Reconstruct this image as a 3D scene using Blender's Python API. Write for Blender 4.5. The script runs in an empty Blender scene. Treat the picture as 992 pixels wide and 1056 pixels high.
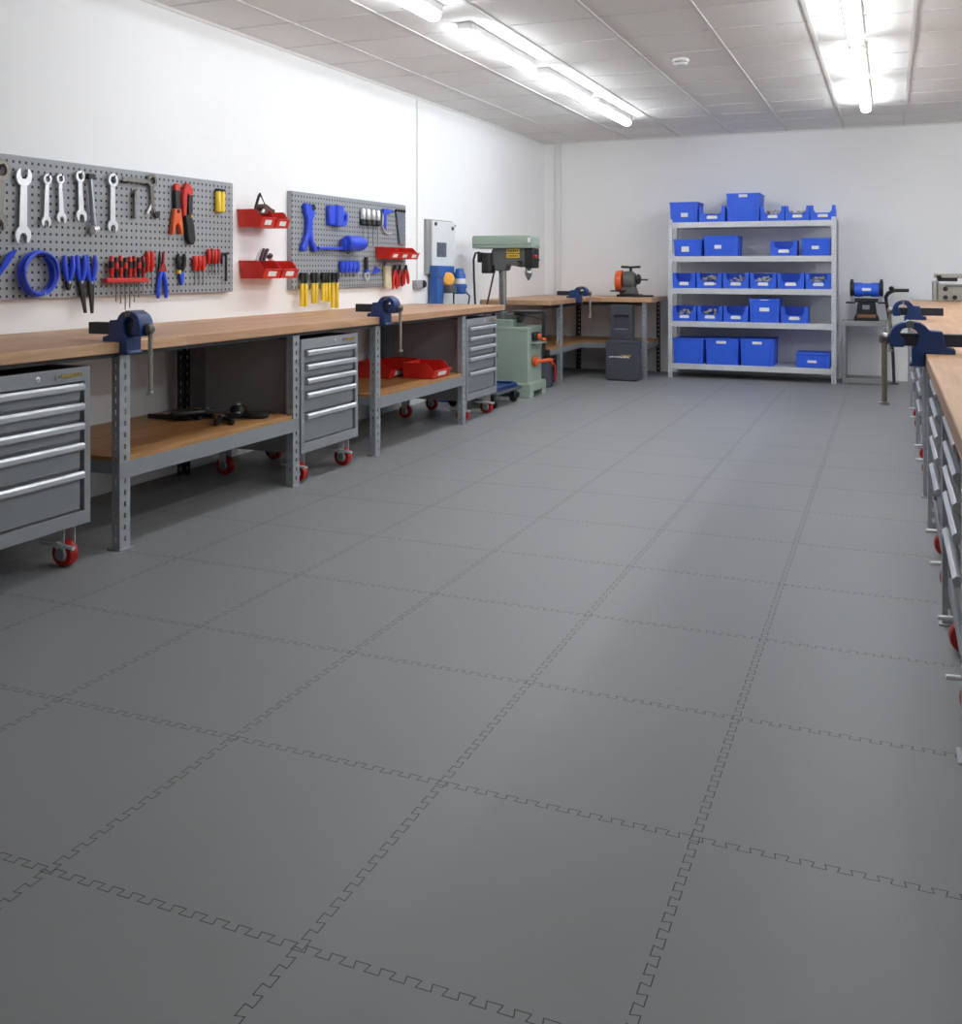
import bpy, bmesh, math, random
from mathutils import Vector, Matrix
random.seed(7)
PI = math.pi
scene = bpy.context.scene
COL = scene.collection

# ------------------------------------------------------------------ camera, world, exposure
cam_d = bpy.data.cameras.new('camera')
cam = bpy.data.objects.new('camera', cam_d)
COL.objects.link(cam)
cam.location = (0, 0, 1.22)
cam.rotation_euler = (PI / 2, 0, 0.392)
cam_d.sensor_fit = 'HORIZONTAL'
cam_d.sensor_width = 36.0
cam_d.lens = 36.0 * 1018.66 / 992.0
cam_d.shift_y = -(528.0 - 276.1) / 992.0
cam_d.clip_start = 0.02
scene.camera = cam
world = bpy.data.worlds.new('world')
scene.world = world
world.use_nodes = True
world.node_tree.nodes['Background'].inputs[0].default_value = (0.8, 0.85, 0.9, 1)
world.node_tree.nodes['Background'].inputs[1].default_value = 0.0
scene.view_settings.view_transform = 'Standard'
scene.view_settings.look = 'None'
scene.view_settings.gamma = 1.0
scene.view_settings.exposure = 1.2
scene.view_settings.use_curve_mapping = False
LAMP = 14.5
try:
    scene.cycles.use_denoising = True
    scene.cycles.max_bounces = 10
    scene.cycles.diffuse_bounces = 6
    scene.cycles.caustics_reflective = False
    scene.cycles.sample_clamp_indirect = 4.0
except Exception:
    pass

# ------------------------------------------------------------------ materials
def lin(c):
    return tuple(((v / 255.0) / 12.92 if v / 255.0 <= 0.04045 else (((v / 255.0) + 0.055) / 1.055) ** 2.4) for v in c)

class NT:
    """small node tree writer"""
    def __init__(self, name):
        self.m = bpy.data.materials.new(name)
        self.m.use_nodes = True
        self.t = self.m.node_tree
        self.b = self.t.nodes['Principled BSDF']
    def n(self, kind, **kw):
        nd = self.t.nodes.new(kind)
        for k, v in kw.items():
            setattr(nd, k, v)
        return nd
    def link(self, a, b):
        self.t.links.new(a, b)
    def put(self, sock, v):
        if hasattr(v, 'links'):
            self.link(v, sock)
        else:
            sock.default_value = v
    def math(self, op, a, b=0.0, c=0.0):
        nd = self.n('ShaderNodeMath', operation=op)
        self.put(nd.inputs[0], a)
        self.put(nd.inputs[1], b)
        self.put(nd.inputs[2], c)
        return nd.outputs[0]
    def mix(self, f, a, b):
        nd = self.n('ShaderNodeMix', data_type='RGBA')
        self.put(nd.inputs[0], f)
        self.put(nd.inputs[6], a)
        self.put(nd.inputs[7], b)
        return nd.outputs[2]
    def coords(self, kind='Object', scale=(1, 1, 1)):
        tc = self.n('ShaderNodeTexCoord')
        mp = self.n('ShaderNodeMapping')
        mp.inputs['Scale'].default_value = scale
        self.link(tc.outputs[kind], mp.inputs[0])
        return mp.outputs[0]
    def noise(self, vec, scale, detail=3.0, rough=0.55):
        nd = self.n('ShaderNodeTexNoise')
        nd.inputs['Scale'].default_value = scale
        nd.inputs['Detail'].default_value = detail
        nd.inputs['Roughness'].default_value = rough
        self.link(vec, nd.inputs['Vector'])
        return nd.outputs['Fac']
    def bump(self, h, strength, dist=0.01):
        nd = self.n('ShaderNodeBump')
        nd.inputs['Strength'].default_value = strength
        nd.inputs['Distance'].default_value = dist
        self.link(h, nd.inputs['Height'])
        self.link(nd.outputs[0], self.b.inputs['Normal'])

def c4(c, k=1.0):
    l = lin(c)
    return (min(1, l[0] * k), min(1, l[1] * k), min(1, l[2] * k), 1)

def mat(name, col, rough=0.5, metal=0.0, var=0.12, scale=18.0, bump=0.0, spec=0.5, stretch=(1, 1, 1)):
    w = NT(name)
    v = w.coords('Object', stretch)
    f = w.noise(v, scale)
    w.link(w.mix(f, c4(col, 1 - var), c4(col, 1 + var)), w.b.inputs['Base Color'])
    w.b.inputs['Roughness'].default_value = rough
    w.b.inputs['Metallic'].default_value = metal
    w.b.inputs['Specular IOR Level'].default_value = spec
    if bump:
        w.bump(w.noise(v, scale * 6), bump, 0.004)
    return w.m

def wood(name, axis, light, dark):
    w = NT(name)
    sc = (18, 1.3, 18) if axis == 'y' else (1.3, 18, 18)
    v = w.coords('Object', sc)
    f1 = w.noise(v, 1.6, 6, 0.65)
    v2 = w.coords('Object', (70, 3, 70) if axis == 'y' else (3, 70, 70))
    f2 = w.noise(v2, 1.5, 3)
    # staves of slightly different tone
    tc = w.n('ShaderNodeTexCoord')
    sp = w.n('ShaderNodeSeparateXYZ')
    w.link(tc.outputs['Object'], sp.inputs[0])
    across = sp.outputs[0] if axis == 'y' else sp.outputs[1]
    along = sp.outputs[1] if axis == 'y' else sp.outputs[0]
    row = w.math('FLOOR', w.math('MULTIPLY', across, 16.0))
    seg = w.math('FLOOR', w.math('ADD', w.math('MULTIPLY', along, 1.1), w.math('MULTIPLY', row, 0.37)))
    wn = w.n('ShaderNodeTexWhiteNoise', noise_dimensions='2D')
    cb = w.n('ShaderNodeCombineXYZ')
    w.link(row, cb.inputs[0])
    w.link(seg, cb.inputs[1])
    w.link(cb.outputs[0], wn.inputs['Vector'])
    f = w.math('ADD', w.math('MULTIPLY', f1, 0.55), w.math('ADD', w.math('MULTIPLY', f2, 0.3), w.math('MULTIPLY', wn.outputs[0], 0.16)))
    cr = w.n('ShaderNodeValToRGB')
    cr.color_ramp.elements[0].position = 0.3
    cr.color_ramp.elements[0].color = c4(dark)
    cr.color_ramp.elements[1].position = 0.7
    cr.color_ramp.elements[1].color = c4(light)
    w.link(f, cr.inputs[0])
    w.link(cr.outputs[0], w.b.inputs['Base Color'])
    w.b.inputs['Roughness'].default_value = 0.42
    w.bump(f2, 0.15, 0.003)
    return w.m

def floor_material():
    w = NT('rubber_tile_floor')
    tc = w.n('ShaderNodeTexCoord')
    sp = w.n('ShaderNodeSeparateXYZ')
    w.link(tc.outputs['Object'], sp.inputs[0])
    X, Y = sp.outputs[0], sp.outputs[1]
    TX, TY, OX, OY = 0.595, 0.6115, -1.5734, 0.9027
    P, A, W, K = 0.0497, 0.0088, 0.0011, 4.5
    def seam(along, across, o, t, oa):
        q = w.math('DIVIDE', w.math('SUBTRACT', across, o), t)
        v = w.math('MULTIPLY', w.math('SUBTRACT', q, w.math('ROUND', q)), t)
        a = w.math('FRACT', w.math('DIVIDE', w.math('SUBTRACT', along, oa), P))
        dist = w.math('ABSOLUTE', w.math('SUBTRACT', a, 0.5))
        g = w.math('SUBTRACT', dist, w.math('ADD', w.math('MULTIPLY', v, K), 0.25))
        va = w.math('ABSOLUTE', v)
        inb = w.math('LESS_THAN', va, A + W)
        tr = w.math('MULTIPLY', w.math('LESS_THAN', w.math('MULTIPLY', w.math('ABSOLUTE', g), P), W), inb)
        top = w.math('MULTIPLY', w.math('LESS_THAN', w.math('ABSOLUTE', w.math('SUBTRACT', v, A)), W), w.math('LESS_THAN', g, 0.0))
        bot = w.math('MULTIPLY', w.math('LESS_THAN', w.math('ABSOLUTE', w.math('ADD', v, A)), W), w.math('GREATER_THAN', g, 0.0))
        return w.math('MAXIMUM', tr, w.math('MAXIMUM', top, bot))
    m = w.math('MAXIMUM', seam(X, Y, OY, TY, OX), seam(Y, X, OX, TX, OY))
    v = w.coords('Object', (1, 1, 1))
    big = w.noise(v, 0.9, 3)
    fine = w.noise(v, 260, 2)
    base = w.mix(big, c4((134, 135, 136)), c4((143, 144, 145)))
    base = w.mix(w.math('MULTIPLY', fine, 0.35), base, c4((126, 127, 128)))
    col = w.mix(w.math('MULTIPLY', m, 0.85), base, c4((22, 22, 23)))
    w.link(col, w.b.inputs['Base Color'])
    w.b.inputs['Roughness'].default_value = 0.42
    w.b.inputs['Specular IOR Level'].default_value = 0.22
    h = w.math('SUBTRACT', w.math('MULTIPLY', w.noise(v, 380, 2), 0.25), m)
    w.bump(h, 0.25, 0.0012)
    return w.m

def perforated_material(name, col, pitch, r):
    w = NT(name)
    tc = w.n('ShaderNodeTexCoord')
    sp = w.n('ShaderNodeSeparateXYZ')
    w.link(tc.outputs['Object'], sp.inputs[0])
    def cell(s):
        return w.math('ABSOLUTE', w.math('SUBTRACT', w.math('FRACT', w.math('DIVIDE', s, pitch)), 0.5))
    a, b = cell(sp.outputs[1]), cell(sp.outputs[2])
    hole = w.math('LESS_THAN', w.math('MAXIMUM', a, b), r / pitch)
    v = w.coords('Object', (1, 1, 1))
    n = w.noise(v, 25)
    base = w.mix(n, c4(col, 0.9), c4(col, 1.1))
    w.link(w.mix(hole, base, c4((28, 29, 31))), w.b.inputs['Base Color'])
    w.b.inputs['Roughness'].default_value = 0.5
    w.bump(w.math('SUBTRACT', 1.0, hole), 0.5, 0.003)
    return w.m

def emit(name, col, strength):
    w = NT(name)
    f = w.noise(w.coords(), 4)
    w.link(w.mix(f, (col[0], col[1], col[2], 1), (col[0] * .98, col[1] * .98, col[2] * .98, 1)), w.b.inputs['Emission Color'])
    w.b.inputs['Emission Strength'].default_value = strength
    w.b.inputs['Base Color'].default_value = (0.9, 0.9, 0.9, 1)
    return w.m

M = dict(
    wall=mat('wall_paint', (247, 247, 247), 0.85, var=0.015, scale=3, bump=0.05),
    ceil=mat('ceiling_tile', (232, 230, 227), 0.9, var=0.04, scale=40, bump=0.2),
    grid=mat('ceiling_grid_white', (214, 213, 211), 0.6, var=0.02),
    floor=floor_material(),
    woody=wood('worktop_wood', 'y', (206, 166, 130), (166, 122, 88)),
    woodx=wood('worktop_wood_cross', 'x', (206, 166, 130), (166, 122, 88)),
    shelfwood=wood('shelf_plywood', 'y', (186, 138, 88), (140, 94, 52)),
    shelfwoodx=wood('shelf_plywood_cross', 'x', (186, 138, 88), (140, 94, 52)),
    galv=mat('galvanised_steel', (165, 169, 172), 0.42, 0.4, 0.2, 30),
    galvl=mat('pale_galvanised_steel', (214, 217, 220), 0.4, 0.25, 0.1, 24),
    rail=mat('painted_rail_grey', (142, 146, 149), 0.45, 0.2, 0.08),
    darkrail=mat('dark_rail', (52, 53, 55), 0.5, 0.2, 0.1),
    cab=mat('cabinet_grey', (140, 143, 146), 0.42, 0.1, 0.06, 8),
    drawer=mat('drawer_grey', (132, 135, 138), 0.42, 0.1, 0.06, 8),
    alu=mat('brushed_aluminium', (205, 207, 210), 0.33, 0.55, 0.06, 30, stretch=(1, 0.1, 8)),
    black=mat('black_plastic', (26, 26, 28), 0.5, 0, 0.2),
    rubber=mat('black_rubber', (20, 20, 21), 0.75, 0, 0.2),
    redwheel=mat('red_polyurethane', (170, 30, 24), 0.4, 0, 0.15),
    zinc=mat('zinc_plate', (176, 180, 184), 0.3, 0.8, 0.15, 40),
    chrome=mat('chrome_steel', (226, 227, 229), 0.28, 0.55, 0.1, 40),
    steel=mat('worn_steel', (120, 116, 110), 0.35, 0.8, 0.25, 50),
    polished=mat('polished_column', (170, 170, 168), 0.22, 0.95, 0.1, 30),
    handlesteel=mat('handle_steel', (150, 144, 130), 0.38, 0.5, 0.2, 40),
    darksteel=mat('dark_steel', (58, 58, 60), 0.4, 0.6, 0.25, 40),
    viseblue=mat('vise_blue_enamel', (25, 55, 108), 0.4, 0.05, 0.3, 26, 0.1),
    viseblack=mat('vise_blackened', (46, 51, 61), 0.4, 0.3, 0.3, 26),
    gold=mat('badge_gold', (190, 160, 84), 0.35, 0.6, 0.3, 80),
    red=mat('red_plastic', (206, 40, 28), 0.42, 0, 0.1),
    darkred=mat('dark_red_plastic', (160, 28, 24), 0.42, 0, 0.15),
    orange=mat('orange_plastic', (226, 96, 42), 0.42, 0, 0.1),
    goldplastic=mat('golden_plastic', (236, 172, 70), 0.45, 0, 0.2, 40),
    yellow=mat('yellow_plastic', (232, 196, 40), 0.42, 0, 0.1),
    blue=mat('blue_plastic', (50, 100, 228), 0.4, 0, 0.1, 10),
    toolblue=mat('tool_blue', (46, 78, 215), 0.38, 0, 0.14),
    card=mat('label_card', (238, 238, 236), 0.7, 0, 0.06, 60),
    white=mat('white_plastic', (232, 232, 230), 0.5, 0, 0.03),
    greyplastic=mat('grey_plastic', (150, 152, 153), 0.5, 0, 0.06),
    green=mat('machine_green', (156, 172, 156), 0.42, 0.05, 0.08, 6),
    darkgreen=mat('machine_green_darker', (142, 158, 143), 0.45, 0.05, 0.1, 6),  # slightly darker green for the upper ledge, tray and cover base
    cast=mat('cast_iron', (104, 106, 104), 0.5, 0.4, 0.3, 40, 0.2),
    castl=mat('light_cast_iron', (160, 160, 154), 0.45, 0.4, 0.25, 40, 0.2),
    slate=mat('dark_slate_paint', (72, 75, 84), 0.5, 0.1, 0.12),
    rust=mat('rust_brown', (140, 96, 72), 0.6, 0.2, 0.25, 40),
    stand=mat('stand_grey', (148, 151, 152), 0.45, 0.15, 0.06),
    pegboard=perforated_material('pegboard_steel', (152, 155, 158), 0.038, 0.0065),
    pegboardfine=perforated_material('pegboard_steel_fine', (150, 154, 157), 0.038, 0.0065),
    pegrim=mat('pegboard_rim', (156, 159, 162), 0.5, 0.2, 0.05),
    poster=mat('white_sheet', (226, 229, 231), 0.5, 0, 0.06, 14),
    picture=mat('printed_picture', (92, 96, 110), 0.5, 0, 0.8, 30),
    bench_blue=mat('bench_machine_blue', (52, 98, 170), 0.42, 0.05, 0.15, 14),
    brush=mat('natural_bristle', (206, 196, 166), 0.8, 0, 0.25, 60),
    brown=mat('brown_fabric', (92, 70, 60), 0.8, 0, 0.4, 50),
    purple=mat('plum_plastic', (70, 48, 62), 0.5, 0, 0.4, 40),
    hardware=mat('loose_hardware', (196, 192, 178), 0.5, 0.1, 0.5, 60),
    diffuser=emit('lamp_diffuser', (0.94, 0.995, 1.04), LAMP),
)

# ------------------------------------------------------------------ mesh helpers
class MB:
    def __init__(self):
        self.bm = bmesh.new()
    def face(self, pts):
        try:
            return self.bm.faces.new([self.bm.verts.new(p) for p in pts])
        except ValueError:
            return None
    def box(self, a, b):
        x0, y0, z0 = (min(a[i], b[i]) for i in range(3))
        x1, y1, z1 = (max(a[i], b[i]) for i in range(3))
        v = [self.bm.verts.new(p) for p in ((x0, y0, z0), (x1, y0, z0), (x1, y1, z0), (x0, y1, z0), (x0, y0, z1), (x1, y0, z1), (x1, y1, z1), (x0, y1, z1))]
        for f in ((3, 2, 1, 0), (4, 5, 6, 7), (0, 1, 5, 4), (1, 2, 6, 5), (2, 3, 7, 6), (3, 0, 4, 7)):
            self.bm.faces.new([v[i] for i in f])
        return self
    def prism(self, pts, axis, h0, h1):
        """extrude a 2D outline; the outline is (y,z) for x, (x,z) for y, (x,y) for z"""
        def P(p, h):
            return {'x': (h, p[0], p[1]), 'y': (p[0], h, p[1]), 'z': (p[0], p[1], h)}[axis]
        a = [self.bm.verts.new(P(p, h0)) for p in pts]
        b = [self.bm.verts.new(P(p, h1)) for p in pts]
        n = len(pts)
        self.bm.faces.new(a[::-1])
        self.bm.faces.new(b)
        for i in range(n):
            self.bm.faces.new((a[i], a[(i + 1) % n], b[(i + 1) % n], b[i]))
        return self
    def _frame(self, d):
        d = Vector(d).normalized()
        u = d.orthogonal().normalized()
        return d, u, d.cross(u)
    def cyl(self, p0, p1, r0, r1=None, seg=18):
        r1 = r0 if r1 is None else r1
        p0, p1 = Vector(p0), Vector(p1)
        d, u, v = self._frame(p1 - p0)
        a, b = [], []
        for i in range(seg):
            t = 2 * PI * i / seg
            w = u * math.cos(t) + v * math.sin(t)
            a.append(self.bm.verts.new(p0 + w * r0))
            b.append(self.bm.verts.new(p1 + w * r1))
        self.bm.faces.new(a[::-1])
        self.bm.faces.new(b)
        for i in range(seg):
            self.bm.faces.new((a[i], a[(i + 1) % seg], b[(i + 1) % seg], b[i]))
        return self
    def tube(self, pts, r, seg=8, closed=False):
        pts = [Vector(p) for p in pts]
        n = len(pts)
        rr = r if isinstance(r, (list, tuple)) else [r] * n
        rings = []
        up = None
        for i in range(n):
            if closed:
                d = pts[(i + 1) % n] - pts[i - 1]
            else:
                d = pts[min(i + 1, n - 1)] - pts[max(i - 1, 0)]
            d.normalize()
            if up is None:
                up = d.orthogonal().normalized()
            up = (up - d * up.dot(d))
            up = up.normalized() if up.length > 1e-6 else d.orthogonal().normalized()
            v = d.cross(up)
            rings.append([self.bm.verts.new(pts[i] + (up * math.cos(2 * PI * k / seg) + v * math.sin(2 * PI * k / seg)) * rr[i]) for k in range(seg)])
        for i in range(n if closed else n - 1):
            a, b = rings[i], rings[(i + 1) % n]
            for k in range(seg):
                self.bm.faces.new((a[k], a[(k + 1) % seg], b[(k + 1) % seg], b[k]))
        if not closed:
            self.bm.faces.new(rings[0][::-1])
            self.bm.faces.new(rings[-1])
        return self
    def ring(self, c, axis, R, r, h, seg=24):
        """flat annulus of thickness h centred on c"""
        d, u, v = self._frame(axis)
        c = Vector(c)
        L = []
        for rad, k in ((R, -h / 2), (R, h / 2), (r, h / 2), (r, -h / 2)):
            L.append([self.bm.verts.new(c + d * k + (u * math.cos(2 * PI * i / seg) + v * math.sin(2 * PI * i / seg)) * rad) for i in range(seg)])
        for q in range(4):
            a, b = L[q], L[(q + 1) % 4]
            for i in range(seg):
                self.bm.faces.new((a[i], a[(i + 1) % seg], b[(i + 1) % seg], b[i]))
        return self
    def sphere(self, c, r, s=(1, 1, 1), seg=16, rings=10):
        bmesh.ops.create_uvsphere(self.bm, u_segments=seg, v_segments=rings, radius=r,
                                  matrix=Matrix.Translation(c) @ Matrix.Diagonal((s[0], s[1], s[2], 1)))
        return self
    def lathe(self, prof, c, axis=(0, 0, 1), seg=24):
        d, u, v = self._frame(axis)
        c = Vector(c)
        rings = []
        for r, h in prof:
            rings.append([self.bm.verts.new(c + d * h + (u * math.cos(2 * PI * i / seg) + v * math.sin(2 * PI * i / seg)) * max(r, 1e-4)) for i in range(seg)])
        for a, b in zip(rings, rings[1:]):
            for i in range(seg):
                self.bm.faces.new((a[i], a[(i + 1) % seg], b[(i + 1) % seg], b[i]))
        self.bm.faces.new(rings[0][::-1])
        self.bm.faces.new(rings[-1])
        return self
    def perf(self, o, u, wdt, z0, z1, hw, hh, pitch, start):
        """upright steel strip pierced by a column of slots"""
        o, u = Vector(o), Vector(u)
        ss = [0, (wdt - hw) / 2, (wdt + hw) / 2, wdt]
        zs, holes = [z0], set()
        z = z0 + start
        while z + hh < z1 - 0.01:
            zs += [z, z + hh]
            holes.add(len(zs) - 2)
            z += pitch
        zs.append(z1)
        g = [[self.bm.verts.new((o.x + u.x * s, o.y + u.y * s, zz)) for s in ss] for zz in zs]
        for j in range(len(zs) - 1):
            for i in range(3):
                if i == 1 and j in holes:
                    continue
                self.bm.faces.new((g[j][i], g[j][i + 1], g[j + 1][i + 1], g[j + 1][i]))
        return self
    def build(self, name, m, parent=None, bevel=0.0, smooth=True, solid=0.0, loc=None, rz=0.0, seg=2):
        bm = self.bm
        bmesh.ops.remove_doubles(bm, verts=bm.verts, dist=1e-5)
        bmesh.ops.recalc_face_normals(bm, faces=bm.faces)
        me = bpy.data.meshes.new(name)
        bm.to_mesh(me)
        bm.free()
        if smooth:
            me.polygons.foreach_set('use_smooth', [True] * len(me.polygons))
            me.set_sharp_from_angle(angle=math.radians(35))
        me.materials.append(m if not isinstance(m, str) else M[m])
        o = bpy.data.objects.new(name, me)
        COL.objects.link(o)
        if parent is not None:
            o.parent = parent
        if loc is not None:
            o.location = loc
            o.rotation_euler = (0, 0, rz)
        if solid:
            s = o.modifiers.new('thickness', 'SOLIDIFY')
            s.thickness = solid
            s.offset = 0
        if bevel:
            b = o.modifiers.new('edge', 'BEVEL')
            b.width = bevel
            b.segments = seg
            b.limit_method = 'ANGLE'
            b.angle_limit = math.radians(40)
        return o

def box(name, m, a, b, parent=None, bevel=0.002):
    return MB().box(a, b).build(name, m, parent, bevel)

def thing(name, label, cat, loc=(0, 0, 0), rz=0.0, group=None):
    o = bpy.data.objects.new(name, None)
    o.empty_display_size = 0.05
    COL.objects.link(o)
    o.location = loc
    o.rotation_euler = (0, 0, rz)
    return tag(o, label, cat, group)

def tag(o, label, cat, group=None):
    o['label'] = label
    o['category'] = cat
    if group:
        o['group'] = group
    return o

def struct(o):
    o['kind'] = 'structure'
    return o

def copy_tree(o, parent=None):
    c = o.copy()
    COL.objects.link(c)
    if parent is not None:
        c.parent = parent
    for ch in list(o.children):
        copy_tree(ch, c)
    return c

def dup(root, loc, rz=0.0, label=None, group=None):
    c = copy_tree(root)
    c.location = loc
    c.rotation_euler = (0, 0, rz)
    if label:
        c['label'] = label
    if group:
        c['group'] = group
    return c

def circ(cx, cz, r, a0, a1, n):
    return [(cx + r * math.cos(math.radians(a0 + (a1 - a0) * i / n)), cz + r * math.sin(math.radians(a0 + (a1 - a0) * i / n))) for i in range(n + 1)]

# ------------------------------------------------------------------ the room
XL, XR, YB, YF, ZC = -3.92, 3.3, 11.54, -2.2, 2.755
struct(box('floor', 'floor', (XL - .1, YF - .1, -.1), (XR + .1, YB + .1, 0), None, 0))
struct(box('wall_left', 'wall', (XL - .1, YF - .1, 0), (XL, YB + .1, ZC), None, 0))
struct(box('wall_back', 'wall', (XL, YB, 0), (XR, YB + .1, ZC), None, 0))
struct(box('wall_right', 'wall', (XR, YF - .1, 0), (XR + .1, YB + .1, ZC), None, 0))
struct(box('wall_front', 'wall', (XL, YF - .1, 0), (XR, YF, ZC), None, 0))
struct(box('ceiling', 'ceil', (XL - .1, YF - .1, ZC), (XR + .1, YB + .1, ZC + .1), None, 0))
g = MB()
for k in range(-6, 6):
    x = 0.14 + 0.6 * k
    g.box((x - .012, YF, ZC - .006), (x + .012, YB, ZC + .01))
gm = struct(g.build('trim_1', 'grid', None, 0, False))
g = MB()
k = 0
while True:
    y = YB - 0.28 - 0.6 * k
    if y < YF:
        break
    g.box((XL, y - .009, ZC - .003), (XR, y + .009, ZC + .01))
    k += 1
struct(g.build('trim_2', 'grid', None, 0, False))
g = MB()
g.box((XL, YF, ZC - .02), (XL + .012, YB, ZC))
struct(g.build('trim_3', 'ceil', None, 0, False))
g = MB()
g.box((XL, YB - .012, ZC - .02), (XR, YB, ZC))
struct(g.build('trim_4', 'ceil', None, 0, False))
struct(box('trim_5', 'white', (-3.775, YB - .03, 0), (-3.705, YB, ZC - .02), None, .003))
struct(MB().cyl((XL + .008, 7.968, 1.1), (XL + .008, 7.968, ZC - .02), .008).build('trim_6', 'white'))

# ------------------------------------------------------------------ ceiling lights
def make_light():
    t = thing('ceiling_light', 'x', 'light')
    b = MB()
    b.prism([(-.05, 0), (.05, 0), (.05, -.04), (.044, -.046), (-.044, -.046), (-.05, -.04)], 'y', -.605, .605)
    b.build('housing', 'white', t, .002)
    prof = [(-.041, -.045), (-.044, -.066)] + circ(0, -.066, .044, 180, 360, 10)[1:-1] + [(.044, -.066), (.041, -.045)]
    prof = [(x, z if z > -.066 else -.066 + (z + .066) * .7) for x, z in prof]
    MB().prism(prof, 'y', -.60, .60).build('diffuser', 'diffuser', t, .012, seg=3)
    for s in (-1, 1):
        MB().box((-.046, s * .605, -.042), (.046, s * .617, -.001)).build('end_cap', 'white', t, .004)
    return t

ys = [9.24, 7.80, 6.28, 4.64, 3.05]
order = ['nearest the back wall', 'second from the back wall', 'third from the back wall', 'fourth from the back wall', 'fifth from the back wall, added for the near floor']
L0 = make_light()
first = True
for x, side in ((-2.46, 'pegboard-side'), (-.2, 'middle'), (2.06, 'added unseen')):  # last row is out of view, added to brighten the back wall
    for y, od in list(zip(ys, order))[:4 if x < -1 else 5]:  # fifth lamps are out of view, added to lift the foreground floor
        o = L0 if first else copy_tree(L0)
        first = False
        o.location = (x, y, ZC)
        o['label'] = 'lit white strip light of the %s ceiling row, %s' % (side, od)
        o['group'] = 'strip lights in the %s row' % side

t = thing('smoke_detector', 'small white smoke detector on the grey tiled ceiling', 'smoke detector', (-1.42, 7.28, ZC))
MB().lathe([(.058, 0), (.062, -.012), (.058, -.022)], (0, 0, 0)).build('base', 'white', t)
MB().lathe([(.046, -.02), (.046, -.027), (.044, -.028)], (0, 0, 0)).build('vent', 'black', t)
MB().lathe([(.05, -.027), (.05, -.036), (.038, -.046)], (0, 0, 0)).build('cover', 'white', t)

# ------------------------------------------------------------------ workbench pieces
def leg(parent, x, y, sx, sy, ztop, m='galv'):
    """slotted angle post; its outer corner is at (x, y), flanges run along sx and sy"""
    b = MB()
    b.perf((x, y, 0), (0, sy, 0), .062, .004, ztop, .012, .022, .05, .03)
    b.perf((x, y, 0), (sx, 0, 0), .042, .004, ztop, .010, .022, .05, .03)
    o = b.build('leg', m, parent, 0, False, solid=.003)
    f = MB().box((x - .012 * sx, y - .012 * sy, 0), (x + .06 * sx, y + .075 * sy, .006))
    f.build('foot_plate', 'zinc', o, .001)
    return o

# --- bench along the pegboard wall
t = thing('workbench', 'long wooden-topped workbench on slotted grey legs under the two pegboards', 'workbench')
MB().box((-3.915, 1.9, .855), (-3.05, 7.92, .902)).build('worktop', 'woody', t, .004)
for y in (2.0, 3.34, 4.68, 5.635, 7.04):
    leg(t, -3.066, y, -1, 1, .84)
for y in (2.0, 3.36, 4.66, 5.675, 7.02):
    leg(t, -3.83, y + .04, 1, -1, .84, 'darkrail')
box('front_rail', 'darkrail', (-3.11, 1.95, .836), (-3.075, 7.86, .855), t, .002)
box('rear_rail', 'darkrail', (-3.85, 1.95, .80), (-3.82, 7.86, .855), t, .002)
for y0, y1 in ((3.345, 4.738), (5.645, 7.098)):
    sh = box('shelf', 'shelfwood', (-3.84, y0 + .005, .375), (-3.073, y1 - .005, .398), t, .002)
    MB().box((-3.068, y0, .305), (-3.064, y1, .378)).build('shelf_rail', 'rail', t, .001)
    MB().box((-3.83, y0, .325), (-3.07, y0 + .004, .38)).build('shelf_rail', 'rail', t, .001)
    MB().box((-3.83, y1 - .004, .325), (-3.07, y1, .38)).build('shelf_rail', 'rail', t, .001)

# --- bench opposite, beside the camera
t = thing('workbench', 'wooden-topped workbench with two blue vises and a row of drawer cabinets under it', 'workbench')
MB().box((.124, 2.0, .855), (.965, 10.64, .902)).build('worktop', 'woody', t, .004)
for y in (2.70, 3.72, 5.05, 5.75, 7.3, 9.3, 10.5):
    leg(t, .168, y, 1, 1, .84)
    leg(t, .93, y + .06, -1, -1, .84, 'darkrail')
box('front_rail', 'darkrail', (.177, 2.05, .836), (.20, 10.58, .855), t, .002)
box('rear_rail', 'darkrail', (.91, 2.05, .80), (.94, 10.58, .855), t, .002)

# --- corner bench
t = thing('workbench', 'corner workbench with L-shaped wooden top and plywood lower shelf at the back wall', 'workbench')
MB().prism([(-3.915, 9.45), (-3.16, 9.45), (-3.15, 10.7), (-2.4, 10.7), (-2.4, 11.5), (-3.915, 11.5)], 'z', .838, .89).build('worktop', 'woodx', t, .004)
leg(t, -3.20, 9.94, -1, 1, .838)
leg(t, -2.475, 10.73, -1, 1, .838)
leg(t, -2.475, 11.46, -1, -1, .838, 'darkrail')
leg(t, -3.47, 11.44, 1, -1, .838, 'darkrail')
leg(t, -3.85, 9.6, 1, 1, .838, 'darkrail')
box('top_rail', 'darkrail', (-3.245, 9.5, .80), (-3.215, 10.75, .838), t)
box('top_rail', 'darkrail', (-3.2, 10.75, .80), (-2.5, 10.78, .838), t)
MB().prism([(-3.88, 9.6), (-3.21, 9.6), (-3.205, 10.745), (-2.48, 10.745), (-2.48, 11.45), (-3.88, 11.45)], 'z', .378, .398).build('shelf', 'shelfwoodx', t, .002)
MB().box((-3.208, 9.6, .32), (-3.203, 10.745, .38)).build('shelf_rail', 'rail', t, .001)
MB().box((-3.208, 10.738, .32), (-2.475, 10.743, .38)).build('shelf_rail', 'rail', t, .001)
MB().box((-2.482, 10.74, .32), (-2.477, 11.44, .38)).build('shelf_rail', 'rail', t, .001)

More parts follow.
